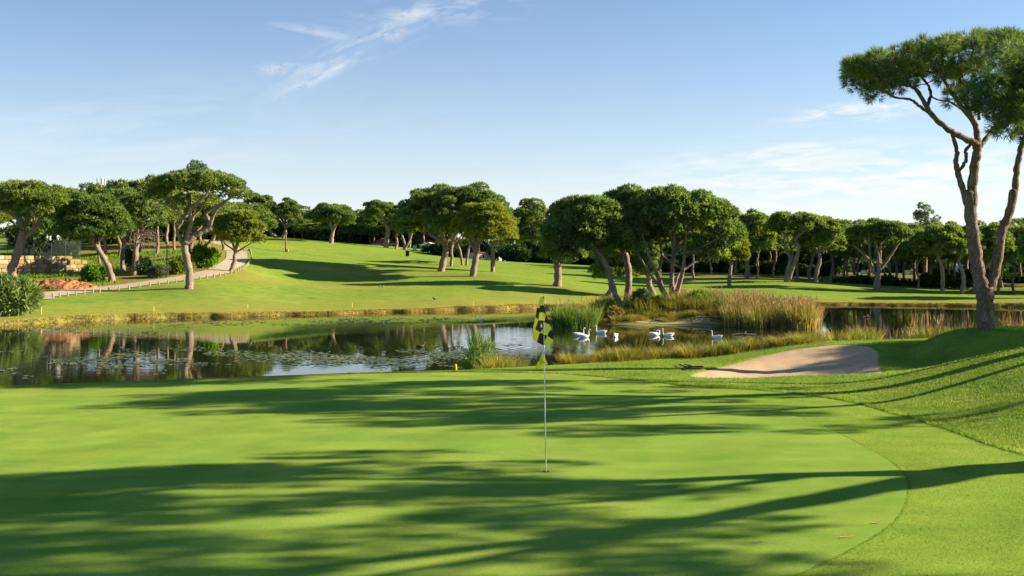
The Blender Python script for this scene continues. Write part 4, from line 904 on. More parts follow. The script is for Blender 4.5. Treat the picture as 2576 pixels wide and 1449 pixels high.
tag(sheet('mud_bank', poly, .03, .3, plain('pale_mud', (.33,.27,.19), .95, 0, .25, 3, .5), lambda x, y: np.maximum(H(x, y), WATER+.03+.10*sstep(68.4, 70, y))), kind='structure')
for (u0, u1, v, lab) in [(1841,1903,843,'long thin pale branch floating near the reeds'),(2171,2189,798,'short pale branch floating on the right arm of the pond')]:
    a, b_ = wpt(u0, v), wpt(u1, v); c = (a+b_)/2; p = np.array([a, c+[0,.05,.07], c+[.2,0,.03], b_])-c+[0,0,.02]
    mb = MB(); mb.tube(smooth_path(p, 3), .04, 6); mb.tube([(0,0,.05),(.15,.1,.22)], [.03,.02], 5); tag(mb.build('floating_branch', M['driftwood'], loc=c), lab, 'branch')

# ------------------------------------------------------------------ lily pads
r = np.random.default_rng(15); pts = []
def band(n, u0, u1, vf, sp, dens=1):
    for _ in range(n):
        u = r.uniform(u0, u1); v = vf(u)+r.normal(0, sp); p = wpt(u, v)
        if wobp(p) > r.uniform(-.12, .28): pts.append((p[0], p[1], r.uniform(.07, .13)))
def wobp(p): return float(wob(p[0]*1.0, p[1]*1.0, 1.1, 44)+wob(p[0], p[1], .35, 45)*.6)
band(1400, -10, 560, lambda u: 905-.01*u, 11); band(1200, 450, 1000, lambda u: 893+.004*u, 10); band(2000, 930, 1330, lambda u: 893, 13)
band(500, -10, 400, lambda u: 833, 7); band(2200, 380, 1300, lambda u: 812-.018*(u-400), 7); band(250, 720, 960, lambda u: 908, 10); band(500,-10,420,lambda u:925,10)
pts = [p for p in pts if p[1] < float(yf(np.array(p[0])))-.4 and p[1] > 28]
pts.sort(key=lambda p: p[2]/p[1], reverse=True)
def padgeo(r, rad):
    n = 9; a0 = r.uniform(0, 6.28); return [(rad*math.cos(a0+.25+i*5.8/(n-1)), rad*math.sin(a0+.25+i*5.8/(n-1)), r.uniform(0, .02)) for i in range(n)]+[(0,0,.0)]
PM = [mesh('lily_pad', padgeo(r, .13), [tuple(range(10))], M['pad']) for _ in range(5)]
for i, (x, y, s) in enumerate(pts[:295]):
    o = obj('lily_pad', PM[i%5], None, (x, y, WATER+.012)); o.scale = (s/.13,)*3; o.rotation_euler.z = r.uniform(0, 6)
    tag(o, 'round green lily pad floating in the near drifts on the pond', 'lily pad', 'lily pads in the near drifts')
mb = MB()
for x, y, s in pts[295:]:
    mb.add(np.array(padgeo(r, s))+[x, y, WATER+.012], [tuple(range(10))])
tag(mb.build('lily_pads', M['pad']), 'drifts of lily pads covering the farther pond surface', 'lily pads', kind='stuff')

# ------------------------------------------------------------------ flag, cup
yFl = 12.5; FB = W(1373.5, 1186, yFl); FB[2] = hz(FB[0], FB[1])+.012
fl = empty('golf_flag', FB); tag(fl, 'golf flagstick with a black and yellow checked flag in the cup', 'golf flag')
def LF(u, v, dy=0): p = W(u, v, yFl+dy); return p-FB
tip = LF(1366.5, 748); 
mb = MB(); mb.tube([(0,0,-.12),(0,0,0),tuple(tip*.5),tuple(tip)], [.0085,.0085,.0075,.006], 10); mb.build('pole', M['metal'], fl, True)
mb = MB(); mb.tube([tip-[0,0,.012], tip+[0,0,.012]], [.011,.009], 10); mb.build('pole_cap', M['black'], fl)
def Zf(x, y): return ((1400+x/2.685)*.92, (780+y/2.685)*.92)
def Zg(x, y): return ((1440+x/6.587)*.92, (800+y/6.587)*.92)
def fdep(x, y):
    base = -.014 if y < 600 else -.014+.036*min(1, (y-600)/120)
    return base+1.5*(x-300)*.0007+.02*(abs(x-300)/190)**1.3*math.sin((x-100)/55.+y/260.)*.8
FP = [('Y',[(245,88),(297,80),(305,230),(243,228)]),('Y',[(245,88),(243,228),(232,283),(205,272),(215,180)]),('K',[(243,228),(305,230),(318,362),(247,356)]),('K',[(205,272),(232,283),(243,228),(247,356),(232,355),(212,495),(160,435),(188,275)]),
      ('Y',[(232,355),(247,356),(318,362),(322,508),(212,495)]),('K',[(305,230),(352,395),(345,415),(318,362)]),('Y',[(318,362),(345,415),(335,450),(322,508)]),('K',[(345,415),(352,395),(415,575),(322,540),(322,508),(335,450)]),
      ('Y',[(160,435),(212,495),(155,660),(118,625)]),('K',[(212,495),(322,508),(322,540),(305,640),(240,718),(155,660)]),('Y',[(322,540),(415,575),(450,660),(430,718),(395,715),(305,640)]),
      ('Y',[(305,640),(395,715),(370,780),(300,748),(240,718)]),('Y',[(118,625),(155,660),(240,718),(178,890),(140,872),(108,840),(108,780)]),('K',[(240,718),(300,748),(370,780),(318,900),(305,958),(178,890)]),
      ('K',[(395,715),(430,718),(450,660),(490,770),(475,845),(370,780)]),('Y',[(370,780),(475,845),(405,1018),(318,985),(305,958),(318,900)])]
bmf = __import__('bmesh').new(); vd = {}
def fv(p):
    if p not in vd: vd[p] = bmf.verts.new(LF(*Zg(*p), fdep(*p)))
    return vd[p]
for c_, pl in FP:
    try: f_ = bmf.faces.new([fv(p) for p in pl]); f_.material_index = 0 if c_ == 'Y' else 1
    except ValueError: pass
__import__('bmesh').ops.triangulate(bmf, faces=bmf.faces[:])
fme = bpy.data.meshes.new('flag'); bmf.to_mesh(fme); bmf.free(); fme.materials.append(M['flag_y']); fme.materials.append(M['flag_k'])
fo = obj('flag', fme, fl)
mk = [LF(*Zg(*q), fdep(*q)-.006) for q in [(258,555),(275,590),(283,625),(262,632),(248,600)]]
obj('flag_emblem', mesh('flag_emblem', mk, [tuple(range(5))], M['white']), fo)
# small pennant
pr = [[(290,1078),(305,1072),(327,1078)],[(245,1165),(290,1160),(335,1185)],[(190,1280),(280,1280),(383,1285)],[(157,1345),(170,1380),(320,1320)]]
Pg = np.array(pr, float); V = []; Fq = []
for i in range(13):
    for j in range(9):
        a, b_ = i/4, j/4; i0, j0 = min(int(a), 2), min(int(b_), 1); a -= i0; b_ -= j0
        p = Pg[i0,j0]*(1-a)*(1-b_)+Pg[i0+1,j0]*a*(1-b_)+Pg[i0,j0+1]*(1-a)*b_+Pg[i0+1,j0+1]*a*b_
        V.append(LF(*Zg(*p), -.012-.02*math.sin(j/8*PI*1.3)*(i/12)+.8*(p[0]-310)*.0007))
for i in range(12):
    for j in range(8): Fq.append((i*9+j, i*9+j+1, (i+1)*9+j+1, (i+1)*9+j))
pn_ = obj('pennant', mesh('pennant', V, Fq, M['flag_y'], smooth=True), fl)
def text_mesh(s, size):
    cu = bpy.data.curves.new('lettering', 'FONT'); cu.body = s; cu.size = size; cu.align_x = 'CENTER'; cu.align_y = 'CENTER'
    o = bpy.data.objects.new('lettering', cu); C.objects.link(o); dg = bpy.context.evaluated_depsgraph_get()
    me = bpy.data.meshes.new_from_object(o.evaluated_get(dg)); bpy.data.objects.remove(o); me.materials.clear(); me.materials.append(M['ink']); return me
for s, q in (('PLEASE', (268,1212)), ('REPAIR', (234,1238))):
    t = obj('lettering', text_mesh(s, .030), pn_, LF(*Zg(*q), -.012-.03+.8*(q[0]-310)*.0007)); t.rotation_euler = (PI/2, math.radians(62), math.radians(0))
cp_ = empty('golf_cup', FB); tag(cp_, 'round cup cut in the putting green at the foot of the flagstick', 'golf hole')
a = np.linspace(0, 2*PI, 25)[:-1]
V = [(.054*math.cos(t), .054*math.sin(t), .004) for t in a]; obj('hole', mesh('hole', V, [tuple(range(24))], M['cupdark']), cp_)  # flat disc; the shade down inside the cup is put into its dark colour
V = [(r_*math.cos(t), r_*math.sin(t), z_) for r_, z_ in ((.054,.0045),(.060,.0045)) for t in a]
obj('rim', mesh('rim', V, [(i, (i+1)%24, 24+(i+1)%24, 24+i) for i in range(24)], M['cup']), cp_)

# ------------------------------------------------------------------ stakes, posts
def stake(x, y, z, h, lean, label):
    mb = MB(); mb.tube([(0,0,-.1),(lean*.5,0,h*.5),(lean,0,h)], .028, 8); mb.tube([(lean*1.0,0,h),(lean*1.02,0,h+.02)], [.03,.02], 8)
    tag(mb.build('hazard_stake', M['yellow'], loc=(x, y, z)), label, 'stake', 'yellow water hazard stakes')
for u, v, h, lab in [(104,791,.5,'beside the oleander bush'),(387,784,.42,'on the far bank below the tall pine'),(623,776,.32,'on the far bank below the cart path bend'),(886,774,.38,'on the far bank below the hill, middle one'),(1190,769,.38,'on the far bank below the sunlit hill pine'),(1372,764,.3,'on the far bank just behind the flag')]:
    B = hit(u, v, guess=95); stake(B[0], B[1], B[2], h, 0, 'yellow stake '+lab)
for u, v, y, h, l, lab in [(485,951,24.6,.35,-.1,'leaning yellow stake at the far left edge of the green'),(1150,932,26.6,.25,-.04,'short yellow stake left of the leafy bank bush'),(1983,872,31,.3,0,'yellow stake in the sedge behind the bunker')]:
    x = (u-U0)/F*y; z = CAMZ-(v-V0)*y/F; g = hz(x, y); stake(x, y, g, max(.2, z-g+h*.6), l, lab)
side = pp-np.concatenate([np.zeros((len(pp),0))], 1) if False else pp
mb = MB(); mb.tube([(0,0,-.1),(0,0,.34)], [.065,.06], 10); mb.tube([(0,0,.34),(0,0,.36)], [.06,.045], 10)
pm = mesh('path_post', np.concatenate(mb.v), mb.f, M['post'])
tot = 0; last = None; step = 1.0
for i in range(6, len(pp)*1):
    pass
seg = np.linalg.norm(np.diff(pp[:,:2], axis=0), axis=1); cum = np.concatenate([[0], np.cumsum(seg)])
for sgn, s0, s1 in ((-1, 13, cum[-1]-1),):
    s = s0
    while s < s1:
        i = np.searchsorted(cum, s)-1; t_ = (s-cum[i])/seg[i]; c = pp[i]+(pp[i+1]-pp[i])*t_; nn = pn[i]*sgn
        x, y = c[0]+nn[0]*1.75, c[1]+nn[1]*1.75
        o = obj('path_post', pm, None, (x, y, hz(x, y))); tag(o, 'short pale wooden post in the row edging the cart path', 'post', 'wooden posts edging the cart path'); s += step
# ------------------------------------------------------------------ wall, fence, soil, left things
r = np.random.default_rng(6)
A0, A1 = np.array([(-60-U0)/F*101, 101.]), np.array([(205-U0)/F*111, 111.]); dirv = (A1-A0)/np.linalg.norm(A1-A0); Lw = np.linalg.norm(A1-A0)
zb = hz(*((A0+A1)/2))-.3; zt = CAMZ-(643-V0)*106/F; hw = zt-zb; mb = MB(); nrow = 5
for k in range(nrow):
    s = -r.uniform(0, .5)
    while s < Lw:
        l = r.uniform(.55, 1.1); c = A0+dirv*(s+l/2); rh = hw/nrow
        if k == nrow-1 and s > Lw-1.5: break
        d = r.uniform(.5, .62); b_ = .045
        mb.box((c[0], c[1], zb+rh*(k+.5)), (l-b_, d, rh-.03), 0, math.atan2(dirv[1], dirv[0])); s += l
cc = (A0+A1)/2+np.array([-dirv[1], dirv[0]])*.06; mb.box((cc[0], cc[1], zb+hw*.42), (Lw-.4, .4, hw*.8), 0, math.atan2(dirv[1], dirv[0]))
wl = mb.build('stone_wall', M['stone']); tag(wl, 'low retaining wall of golden stone blocks at the left', 'wall')
md = wl.modifiers.new('bev', 'BEVEL'); md.width = .05; md.segments = 2
fn = empty('wire_fence', (A0[0]-.2, A0[1]+.4, zt-.1), math.atan2(dirv[1], dirv[0])); tag(fn, 'dark green wire fence standing on the stone wall', 'fence')
for i in range(int(Lw/1.65)+1):
    mb = MB(); mb.tube([(i*1.65,0,-.1),(i*1.65,0,1.9)], .03, 6); mb.build('fence_post', M['darkgreen'], fn)
mb = MB()
for k in range(30): mb.box((Lw/2, 0, .05+k*.062), (Lw, .008, .008))
for k in range(int(Lw/.0888)): mb.box((k*.0888, .012, .93), (.006, .006, 1.85))
mb.build('wire_mesh', M['darkgreen'], fn)
for i, (u, v, h) in enumerate([(328,672,58),(420,676,66),(388,660,62)]):
    B = hit(u, v); s = B[1]/F; mb = MB(); mb.tube([(0,0,-.2),(0,0,h*s)], [.06,.05], 8); mb.box((0,0,h*s), (.13,.13,.05)); tag(mb.build('fence_post', M['darkgreen'], loc=B), 'thin dark post among the pines by the path, '+('left one','right one','middle one')[i], 'post')
P1 = hit(150, 722); xs = np.linspace(-3.4, 3.4, 90); ys = np.linspace(-1.8, 2.2, 56); X_, Y_ = np.meshgrid(xs, ys)
rr = np.clip(1-((X_/3.4)**2+((Y_-.2)/2.0)**2), 0, 1); Z_ = .5*rr**.7*(1+.35*wob(X_, Y_, 2.2, 51))+.08*wob(X_, Y_, 7, 52)*(rr > 0)
Z_ = Z_+.16*wob(X_, Y_, 4, 53)*(rr > .05)+.10*np.abs(wob(X_, Y_, 9, 54))*(rr > .02)+np.random.default_rng(3).normal(0, .035, X_.shape)*(rr > .05)
Z_ = Z_+H(X_+P1[0], Y_+P1[1])-P1[2]-.06*(rr <= 0); vi_ = np.arange(X_.size).reshape(X_.shape); q_ = np.stack([vi_[:-1,:-1], vi_[:-1,1:], vi_[1:,1:], vi_[1:,:-1]], -1).reshape(-1, 4)
o = obj('soil_heap', mesh('soil_heap', np.stack([X_, Y_, Z_], -1).reshape(-1, 3), q_, M['soil'], smooth=True), None, P1); tag(o, 'heap of red earth beside the cart path', 'soil heap')

# ------------------------------------------------------------------ buildings
def house(x, y, z, wd, dp, h, label, wall='plaster', roof=True, rh=1.4, wins=3, name='house', rm='roof'):
    t = empty(name, (x, y, z), .6); tag(t, label, 'house')
    mb = MB(); mb.box((0,0,h/2), (wd,dp,h)); mb.build('wall', M[wall], t)
    if roof:
        mb = MB(); o_ = .4; a, b_ = wd/2+o_, dp/2+o_
        mb.add([(-a,-b_,h),(a,-b_,h),(a,b_,h),(-a,b_,h),(-a+b_*.8,0,h+rh),(a-b_*.8,0,h+rh)], [(0,1,5,4),(2,3,4,5),(1,2,5),(3,0,4),(3,2,1,0)]); mb.build('roof', M[rm], t)
    for i in range(wins):
        cx = -wd/2+wd*(i+.5)/wins; mb = MB(); mb.box((cx,-dp/2-.02,h*.5), (1.1,.06,1.3)); w_ = mb.build('window', M['white'], t)
        mb = MB(); mb.box((cx-.25,-dp/2-.055,h*.5), (.42,.02,1.1)); mb.box((cx+.25,-dp/2-.055,h*.5), (.42,.02,1.1)); mb.build('pane', M['glass'], w_)
    return t
def ub(u, y): x = (u-U0)/F*y; return x, y
x, y = ub(965, 262); house(x, y, CAMZ-(628-V0)*y/F, 5.2, 5, 1.6, 'red roofed house partly hidden behind the pale barked pine', roof=True, rh=1.4)
x, y = ub(1080, 235); house(x, y, CAMZ-(636-V0)*y/F, 2.6, 4, 1.9, 'white house seen between trunks behind the great hill pine', 'white', wins=1, rm='white', rh=.6)
x, y = ub(1225, 214); house(x, y, CAMZ-(660-V0)*y/F, 9.5, 6, 2.0, 'low cream house with a tiled roof behind the thin hill pines', rh=1.0)
x, y = ub(2405, 230); house(x, y, CAMZ-(684-V0)*y/F, 4, 4, 1.5, 'small white house far behind the right hand grove', 'white', wins=1, rh=.6, rm='white')
x, y = ub(129, 124); house(x, y, hz(x, y), 1.6, 3, 4.6, 'white building glimpsed behind the hedge above the stone wall', 'white', wins=1, rm='white', rh=.5)
def shelter(u, y, wpx, vb, vt, label):
    x = (u-U0)/F*y; s = y/F; z = CAMZ-(vb-V0)*s; wd, h = wpx*s, (vb-vt)*s; t = empty('bus_shelter', (x, y, z), .75); tag(t, label, 'shelter')
    mb = MB(); mb.box((0,.6,h*.5), (wd,.08,h)); mb.build('back_panel', M['white'], t)
    for sx in (-1, 1):
        mb = MB(); mb.box((sx*(wd/2),0,h*.5), (.08,1.1,h)); mb.build('side_panel', M['white'], t)
        mb = MB(); mb.tube([(sx*(wd/2-.06),-.62,0),(sx*(wd/2-.06),-.62,h)], .05, 6); mb.build('post', M['black'], t)
    mb = MB(); mb.box((0,-.05,h+.06), (wd+.3,1.6,.1)); mb.build('roof', M['black'], t)
    mb = MB(); mb.box((0,.25,.5), (wd*.7,.35,.06)); mb.box((-wd*.3,.25,.25), (.06,.3,.5)); mb.box((wd*.3,.25,.25), (.06,.3,.5)); mb.build('bench', M['black'], t)
shelter(2289, 205, 40, 706, 680, 'white roadside shelter with a bench seen between the right hand pines')
shelter(2178, 205, 22, 700, 680, 'smaller white roadside shelter left of the many forked pine')
# antenna mast
y = 200; x = (254-U0)/F*y; z = CAMZ-(480-V0)*y/F; zt_ = CAMZ-(444-V0)*y/F; t = empty('antenna_mast', (x, y, hz(x, y))); hb = zt_-hz(x, y); tag(t, 'telephone antenna mast poking above the left hand wood', 'antenna mast')
mb = MB(); mb.tube([(0,0,0),(0,0,hb)], [.3,.1], 8); mb.build('mast', M['metal'], t)
for dx, dy in ((-.75,0),(.75,0),(0,.7),(.4,-.6)):
    mb = MB(); mb.box((dx,dy,hb-1.0), (.2,.12,1.4)); mb.box((dx/2,dy/2,hb-1.3), (abs(dx)+.05,abs(dy)+.05,.06)); mb.build('antenna_panel', M['white'], t)
# wooden bell post on the hill
B = hit(719, 633); s = B[1]/F; t = empty('wooden_post', B); tag(t, 'tall brown wooden post with a little cap on the hill fairway', 'post')
mb = MB(); mb.tube([(0,0,-.2),(0,0,46*s)], [.16,.13], 8); mb.build('shaft', M['wood'], t)
mb = MB(); mb.box((0,0,46*s+.05), (.42,.42,.1)); mb.box((.0,0,46*s+.18), (.22,.22,.16)); mb.build('cap', M['wood'], t); mb = MB(); mb.box((.22,-.1,.2), (.4,.35,.4)); mb.build('foot_block', M['post'], t)
# litter bin and sign on the hill
B = hit(1025, 645); t = empty('litter_bin', B); tag(t, 'dark slatted litter bin in the shade on the hill fairway', 'litter bin')
mb = MB()
for i in range(12): a = i*PI/6; mb.box((.32*math.cos(a), .32*math.sin(a), .55), (.07,.07,1.0))
mb.build('slats', M['darkgreen'], t); mb = MB(); mb.tube([(0,0,1.05),(0,0,1.12)], [.38,.36], 12); mb.tube([(0,0,.05),(0,0,.9)], .29, 12); mb.build('drum', M['black'], t); mb = MB(); mb.tube([(0.1,0.0,1.1),(0.1,0,1.6)], .03, 6); mb.build('ashtray_pole', M['black'], t)
B = hit(1043, 634, guess=160); t = empty('tee_sign', B); tag(t, 'pale green tee sign board on the hill behind the litter bin', 'sign'); mb = MB(); mb.box((0,0,1.0), (.85,.06,1.0)); mb.build('board', plain('pale_green_paint', (.35,.45,.36), .6), t)
for sx in (-.35, .35): mb = MB(); mb.box((sx,0.07,.5), (.07,.06,1.3)); mb.build('leg', M['darkgreen'], t)
B = hit(956, 722); mb = MB(); mb.tube([(0,0,-.02),(0,0,.10),(0,0,.16)], [.12,.11,.03], 10); mb.box((.3,0,.08), (.22,.16,.14)); tag(mb.build('tee_marker', plain('mint_paint', (.30,.50,.38), .5), loc=B, smooth=False), 'small mint green tee marker lying at the edge of the shade', 'tee marker')
# fallen bent trunk on the hill
B = hit(1210, 655, guess=140); mb = MB(); p = [(-.9,0,.25),(0,0,.3),(1.3,0,.2),(2.2,.1,.55),(2.5,.1,1.6),(2.9,0,2.3)]; mb.tube(smooth_path(p, 4, np.random.default_rng(1), .03), np.linspace(.16,.07,21), 8); mb.tube([(-.9,0,.25),(-.95,0,-.2)], .15, 8); mb.tube([(1.5,0,.2),(1.6,0,-.25)], .15, 8)
tag(mb.build('fallen_log', M['bark'], loc=B), 'bent fallen pine trunk lying on the hill behind the sunlit pine', 'log')
# bunker rake handles
for (a, b_, lab) in [((1708,919),(1737,931),'dark bunker rake lying on the grass left of the bunker'),((1722,920),(1746,926),'second rake beside the first, nearer the bunker')]:
    def gp2(u, v):
        y = CAMZ*F/(v-V0); x = (u-U0)/F*y; return np.array([x, y, hz(x, y)+.05])
    A_, B_ = gp2(*a), gp2(*b_); d = (B_-A_)/np.linalg.norm(B_-A_); A_ = B_-d*min(1.7, np.linalg.norm(B_-A_)); t = empty('bunker_rake', B_); tag(t, lab, 'rake')
    mb = MB(); mb.tube([A_-B_, (0,0,0)], .016, 6); mb.build('handle', M['black'], t)
    nrm = np.array([-d[1], d[0], 0]); mb = MB(); mb.tube([nrm*-.25, nrm*.25], .02, 6)
    for k in np.linspace(-.22, .22, 9): mb.tube([nrm*k, nrm*k+np.array([0,0,-.07])], [.008,.005], 4)
    mb.build('rake_head', M['black'], t)

for (u, v, l, a, lab) in [(2208,1319,.16,.5,'pale fallen leaf on the edge of the green, the one farther right'),(2131,1355,.17,.45,'pale fallen leaf on the green, middle one of three at the lower right'),(1906,1369,.09,-.2,'smallest pale fallen leaf on the green, lower right')]:
    y = CAMZ*F/(v-V0); x = (u-U0)/F*y; c = np.array([x, y, hz(x, y)+.018]); d = np.array([math.cos(a), math.sin(a), 0]); nn = np.array([-d[1], d[0], 0])
    V = []; 
    for i in range(7):
        t_ = i/6; w_ = .010*math.sin(PI*t_)+.001; p = d*l*(t_-.5)+np.array([0, 0, .03*(t_-.5)**2*4*.3]); V += [p-nn*w_, p+nn*w_+np.array([0,0,.004])]
    tag(obj('fallen_leaf', mesh('fallen_leaf', V, [(2*i, 2*i+1, 2*i+3, 2*i+2) for i in range(6)], M['reed_tan']), None, c), lab, 'leaf')
# ------------------------------------------------------------------ birds
def ellip(mb, c, r_, n=12, m=0, rot=None):
    V = []; 
    for i in range(n+1):
        th = PI*i/n
        for j in range(n):
            ph = 2*PI*j/n; V.append((r_[0]*math.cos(th), r_[1]*math.sin(th)*math.cos(ph), r_[2]*math.sin(th)*math.sin(ph)))
    V = np.array(V)
    if rot is not None: c_, s_ = math.cos(rot), math.sin(rot); V = np.stack([V[:,0]*c_-V[:,2]*s_, V[:,1], V[:,0]*s_+V[:,2]*c_], 1)
    mb.add(V+np.array(c), [(i*n+j, i*n+(j+1)%n, (i+1)*n+(j+1)%n, (i+1)*n+j) for i in range(n) for j in range(n)], m)
def swan(u, v, rz, pose, label, sc=1.0):
    sc = sc*.62
    """body along local +x = head end; one continuous lofted body, neck and head"""
    p = wpt(u, v); t = empty('swan', p, rz); t.scale = (sc,)*3; tag(t, label, 'swan', 'white swans on the pond')
    # loft: tail -> body -> neck -> head as one tube with elliptical feel
    body = [(-.62,0,.17),(-.52,0,.155),(-.38,0,.13),(-.18,0,.11),(.05,0,.10),(.24,0,.11),(.36,0,.15)]; br = [.01,.06,.145,.20,.205,.16,.105]
    if pose == 'up': neck = [(.41,0,.24),(.43,0,.38),(.42,0,.54),(.43,0,.68),(.47,0,.745),(.53,0,.735),(.60,0,.70)]; nr_ = [.06,.042,.036,.034,.046,.042,.018]
    elif pose == 'preen': neck = [(.42,0,.24),(.46,.02,.36),(.40,.05,.48),(.27,.08,.50),(.18,.1,.42),(.17,.1,.33),(.15,.1,.27)]; nr_ = [.065,.045,.04,.038,.05,.045,.02]
    else: neck = [(.40,0,.22),(.34,.03,.30),(.22,.05,.33),(.10,.06,.31),(.02,.06,.29),(-.05,.06,.27),(-.1,.06,.25)]; nr_ = [.07,.055,.05,.048,.05,.04,.02]
    P_ = smooth_path(np.array(body+neck), 3); R_ = smooth_path(np.array([(a, 0, 0) for a in br+nr_]), 3)[:,0]
    V, f = tube(P_, np.maximum(R_, .006), 14); obj('body', mesh('body', V, f, M['feather'], smooth=True), t)
    for sy in (-1, 1):
        mb = MB(); ellip(mb, (-.16, sy*.125, .20), (.36, .085, .125), rot=-.12); mb.tube(smooth_path([(-.35,sy*.11,.22),(-.52,sy*.08,.27),(-.66,sy*.05,.31)], 3), [.08,.075,.065,.055,.04,.02,.006][:7], 8); mb.build('wing', M['feather'], t, True)
    e = np.array(neck[-1]); d = e-np.array(neck[-2]); d /= np.linalg.norm(d); mb = MB(); mb.tube([e-d*.01, e+d*.05, e+d*.10], [.02,.016,.008], 8); bk = mb.build('beak', M['beak'], t, True)
    return t
swan(1458, 845, .35, 'up', 'left swan of the overlapping pair by the green reeds')
swan(1470, 849, .15, 'up', 'front swan of the overlapping pair by the green reeds')
swan(1511, 839, PI-.2, 'up', 'swan with upright neck facing left beside the pair')
swan(1548, 848, -PI/2-.3, 'tuck', 'small hunched swan with its head tucked away, alone mid water')
swan(1648, 844, .2, 'preen', 'swan curling its neck back to preen')
swan(1679, 846, PI+.05, 'up', 'swan with upright neck just right of the preening one')
swan(1802, 851, PI-.5, 'up', 'rightmost swan, neck upright behind the near sedge', .95)
swan(1210, 808, PI/2+.3, 'up', 'far swan alone near the opposite bank', .95)
p = wpt(1057, 873); t = empty('duck', p, .1); tag(t, 'brown duck swimming beyond the lily pads', 'duck')
P_ = smooth_path(np.array([(-.24,0,.09),(-.15,0,.06),(0,0,.05),(.12,0,.07),(.17,0,.13),(.18,0,.19),(.22,0,.21),(.25,0,.20)]), 3); R_ = smooth_path(np.array([(a,0,0) for a in (.01,.06,.09,.07,.04,.035,.035,.01)]), 3)[:,0]
V, f = tube(P_, np.maximum(R_, .005), 10); obj('body', mesh('body', V, f, M['duck'], smooth=True), t); mb = MB(); mb.tube([(.24,0,.2),(.30,0,.19)], [.014,.01], 6); mb.build('beak', M['beak'], t)
B = hit(1092, 757); t = empty('bird', B, 2.6); tag(t, 'small dark bird standing on the far grass', 'bird')
P_ = smooth_path(np.array([(-.30,0,.10),(-.15,0,.15),(0,0,.18),(.10,0,.23),(.15,0,.29),(.20,0,.30)]), 3); R_ = smooth_path(np.array([(a,0,0) for a in (.012,.04,.075,.06,.042,.012)]), 3)[:,0]
V, f = tube(P_, np.maximum(R_, .005), 10); obj('body', mesh('body', V, f, M['bird'], smooth=True), t)
for sy in (-.03, .03): mb = MB(); mb.tube([(0,sy,.14),(.01,sy,0)], .008, 5); mb.build('leg', M['bird'], t)

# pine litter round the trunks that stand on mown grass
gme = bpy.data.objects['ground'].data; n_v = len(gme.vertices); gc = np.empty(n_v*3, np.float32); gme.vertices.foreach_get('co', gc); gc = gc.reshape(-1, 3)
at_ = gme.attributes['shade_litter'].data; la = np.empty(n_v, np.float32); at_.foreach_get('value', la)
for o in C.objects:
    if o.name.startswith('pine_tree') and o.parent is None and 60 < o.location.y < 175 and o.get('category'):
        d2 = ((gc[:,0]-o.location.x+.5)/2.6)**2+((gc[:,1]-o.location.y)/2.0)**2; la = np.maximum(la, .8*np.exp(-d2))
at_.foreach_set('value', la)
# ------------------------------------------------------------------ sky, sun, camera
w = bpy.data.worlds.new('World'); bpy.context.scene.world = w; w.use_nodes = True; nt = w.node_tree; bg_ = nt.nodes['Background']
sky = nt.nodes.new('ShaderNodeTexSky'); sky.sky_type = 'NISHITA'; sky.sun_disc = False; sky.sun_elevation = EL; sky.sun_rotation = PI/2-AZ
sky.air_density = 1.0; sky.dust_density = .25; sky.ozone_density = 4.0; sky.altitude = 0
tc = nt.nodes.new('ShaderNodeTexCoord'); sp_ = nt.nodes.new('ShaderNodeSeparateXYZ'); nt.links.new(tc.outputs['Generated'], sp_.inputs[0])
ysafe = math_(nt, 'MAXIMUM', sp_.outputs[1], .05)
ax = math_(nt, 'DIVIDE', sp_.outputs[0], ysafe); bz = math_(nt, 'DIVIDE', sp_.outputs[2], ysafe)
def cirrus(u, v, ang, ln, wd, sc, seedv, stren, stretch=6):
    a0, b0 = (u-U0)/F, (V0-v)/F; ca, sa = math.cos(ang), math.sin(ang)
    da = math_(nt, 'SUBTRACT', ax, a0); db_ = math_(nt, 'SUBTRACT', bz, b0)
    s = math_(nt, 'ADD', math_(nt, 'MULTIPLY', da, ca), math_(nt, 'MULTIPLY', db_, sa)); t = math_(nt, 'SUBTRACT', math_(nt, 'MULTIPLY', db_, ca), math_(nt, 'MULTIPLY', da, sa))
    cb = nt.nodes.new('ShaderNodeCombineXYZ'); nt.links.new(s, cb.inputs[0]); nt.links.new(math_(nt, 'MULTIPLY', t, stretch), cb.inputs[1]); cb.inputs[2].default_value = seedv
    n = noise(nt, cb.outputs[0], sc, 7, .62, .6)
    n = math_(nt, 'SMOOTHSTEP' if False else 'SUBTRACT', n, .42)
    n = math_(nt, 'MAXIMUM', math_(nt, 'MULTIPLY', n, 4.0), 0)
    e = math_(nt, 'ADD', math_(nt, 'POWER', math_(nt, 'ABSOLUTE', math_(nt, 'DIVIDE', s, ln)), 2), math_(nt, 'POWER', math_(nt, 'ABSOLUTE', math_(nt, 'DIVIDE', t, wd)), 2))
    e = math_(nt, 'POWER', 2.718, math_(nt, 'MULTIPLY', e, -1))
    return math_(nt, 'MULTIPLY', math_(nt, 'MULTIPLY', n, e), stren)
D_ = math.radians
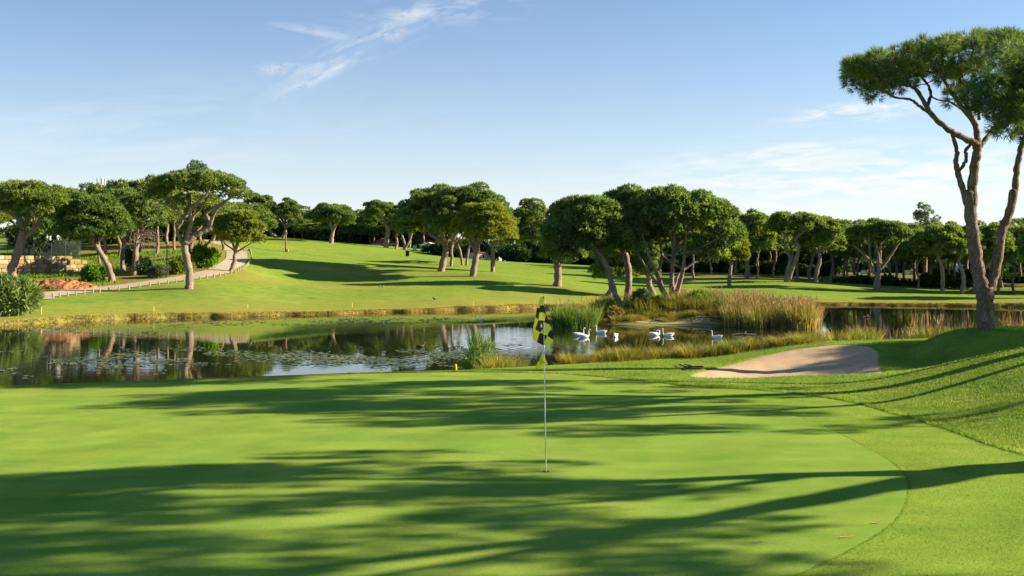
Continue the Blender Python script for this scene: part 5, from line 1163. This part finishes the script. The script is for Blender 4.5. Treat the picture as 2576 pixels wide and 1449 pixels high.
parts = [cirrus(900, 118, D_(24), .075, .013, 26, 1.3, .45, 3), cirrus(700, 172, D_(3), .022, .005, 40, 2.3, .45, 2), cirrus(790, 80, D_(-8), .035, .005, 30, 3.1, .4, 3), cirrus(1100, 26, D_(4), .07, .012, 24, 4.2, .45, 3), cirrus(800, 195, D_(28), .05, .006, 30, 7.2, .4, 4),
         cirrus(2170, 280, D_(5), .06, .008, 20, 5.2, .9, 5), cirrus(2300, 440, D_(2), .25, .03, 14, 6.7, .6, 6), cirrus(1950, 385, D_(7), .08, .006, 14, 8.7, .6, 5), cirrus(300, 330, D_(2), .3, .05, 8, 9.7, .12, 6)]
veil = math_(nt, 'MULTIPLY', math_(nt, 'POWER', 2.718, math_(nt, 'MULTIPLY', math_(nt, 'MAXIMUM', bz, 0), -8.5)), .97)
acc = veil
for p_ in parts: acc = math_(nt, 'ADD', acc, p_)
acc = math_(nt, 'MINIMUM', acc, .9)
SKYK = .052
col = mixc(nt, acc, mixc(nt, 1.0, sky.outputs[0], (.92,1.0,1.05), 'MULTIPLY'), (6.75, 6.7, 6.55))
nt.links.new(col, bg_.inputs[0]); bg_.inputs[1].default_value = SKYK
sl = bpy.data.lights.new('sun', 'SUN'); sl.energy = 5.0; sl.angle = D_(.5); sl.color = (1, .85, .62)
so = bpy.data.objects.new('sun', sl); C.objects.link(so); so.rotation_euler = SUN.to_track_quat('Z', 'Y').to_euler(); so.location = (30, 5, 20)
cam = bpy.data.cameras.new('camera'); co = bpy.data.objects.new('camera', cam); C.objects.link(co)
co.location = (0, 0, CAMZ); co.rotation_euler = (PI/2, 0, 0); cam.sensor_width = 36; cam.lens = 36*F/2576; cam.shift_y = -(724.5-V0)/2576; cam.clip_end = 6000; cam.clip_start = .1
sc = bpy.context.scene; sc.camera = co
sc.render.engine = 'CYCLES'; sc.view_settings.view_transform = 'Standard'; sc.view_settings.look = 'None'; sc.view_settings.exposure = 1.62; sc.view_settings.gamma = 1
sc.cycles.max_bounces = 6; sc.cycles.transparent_max_bounces = 4
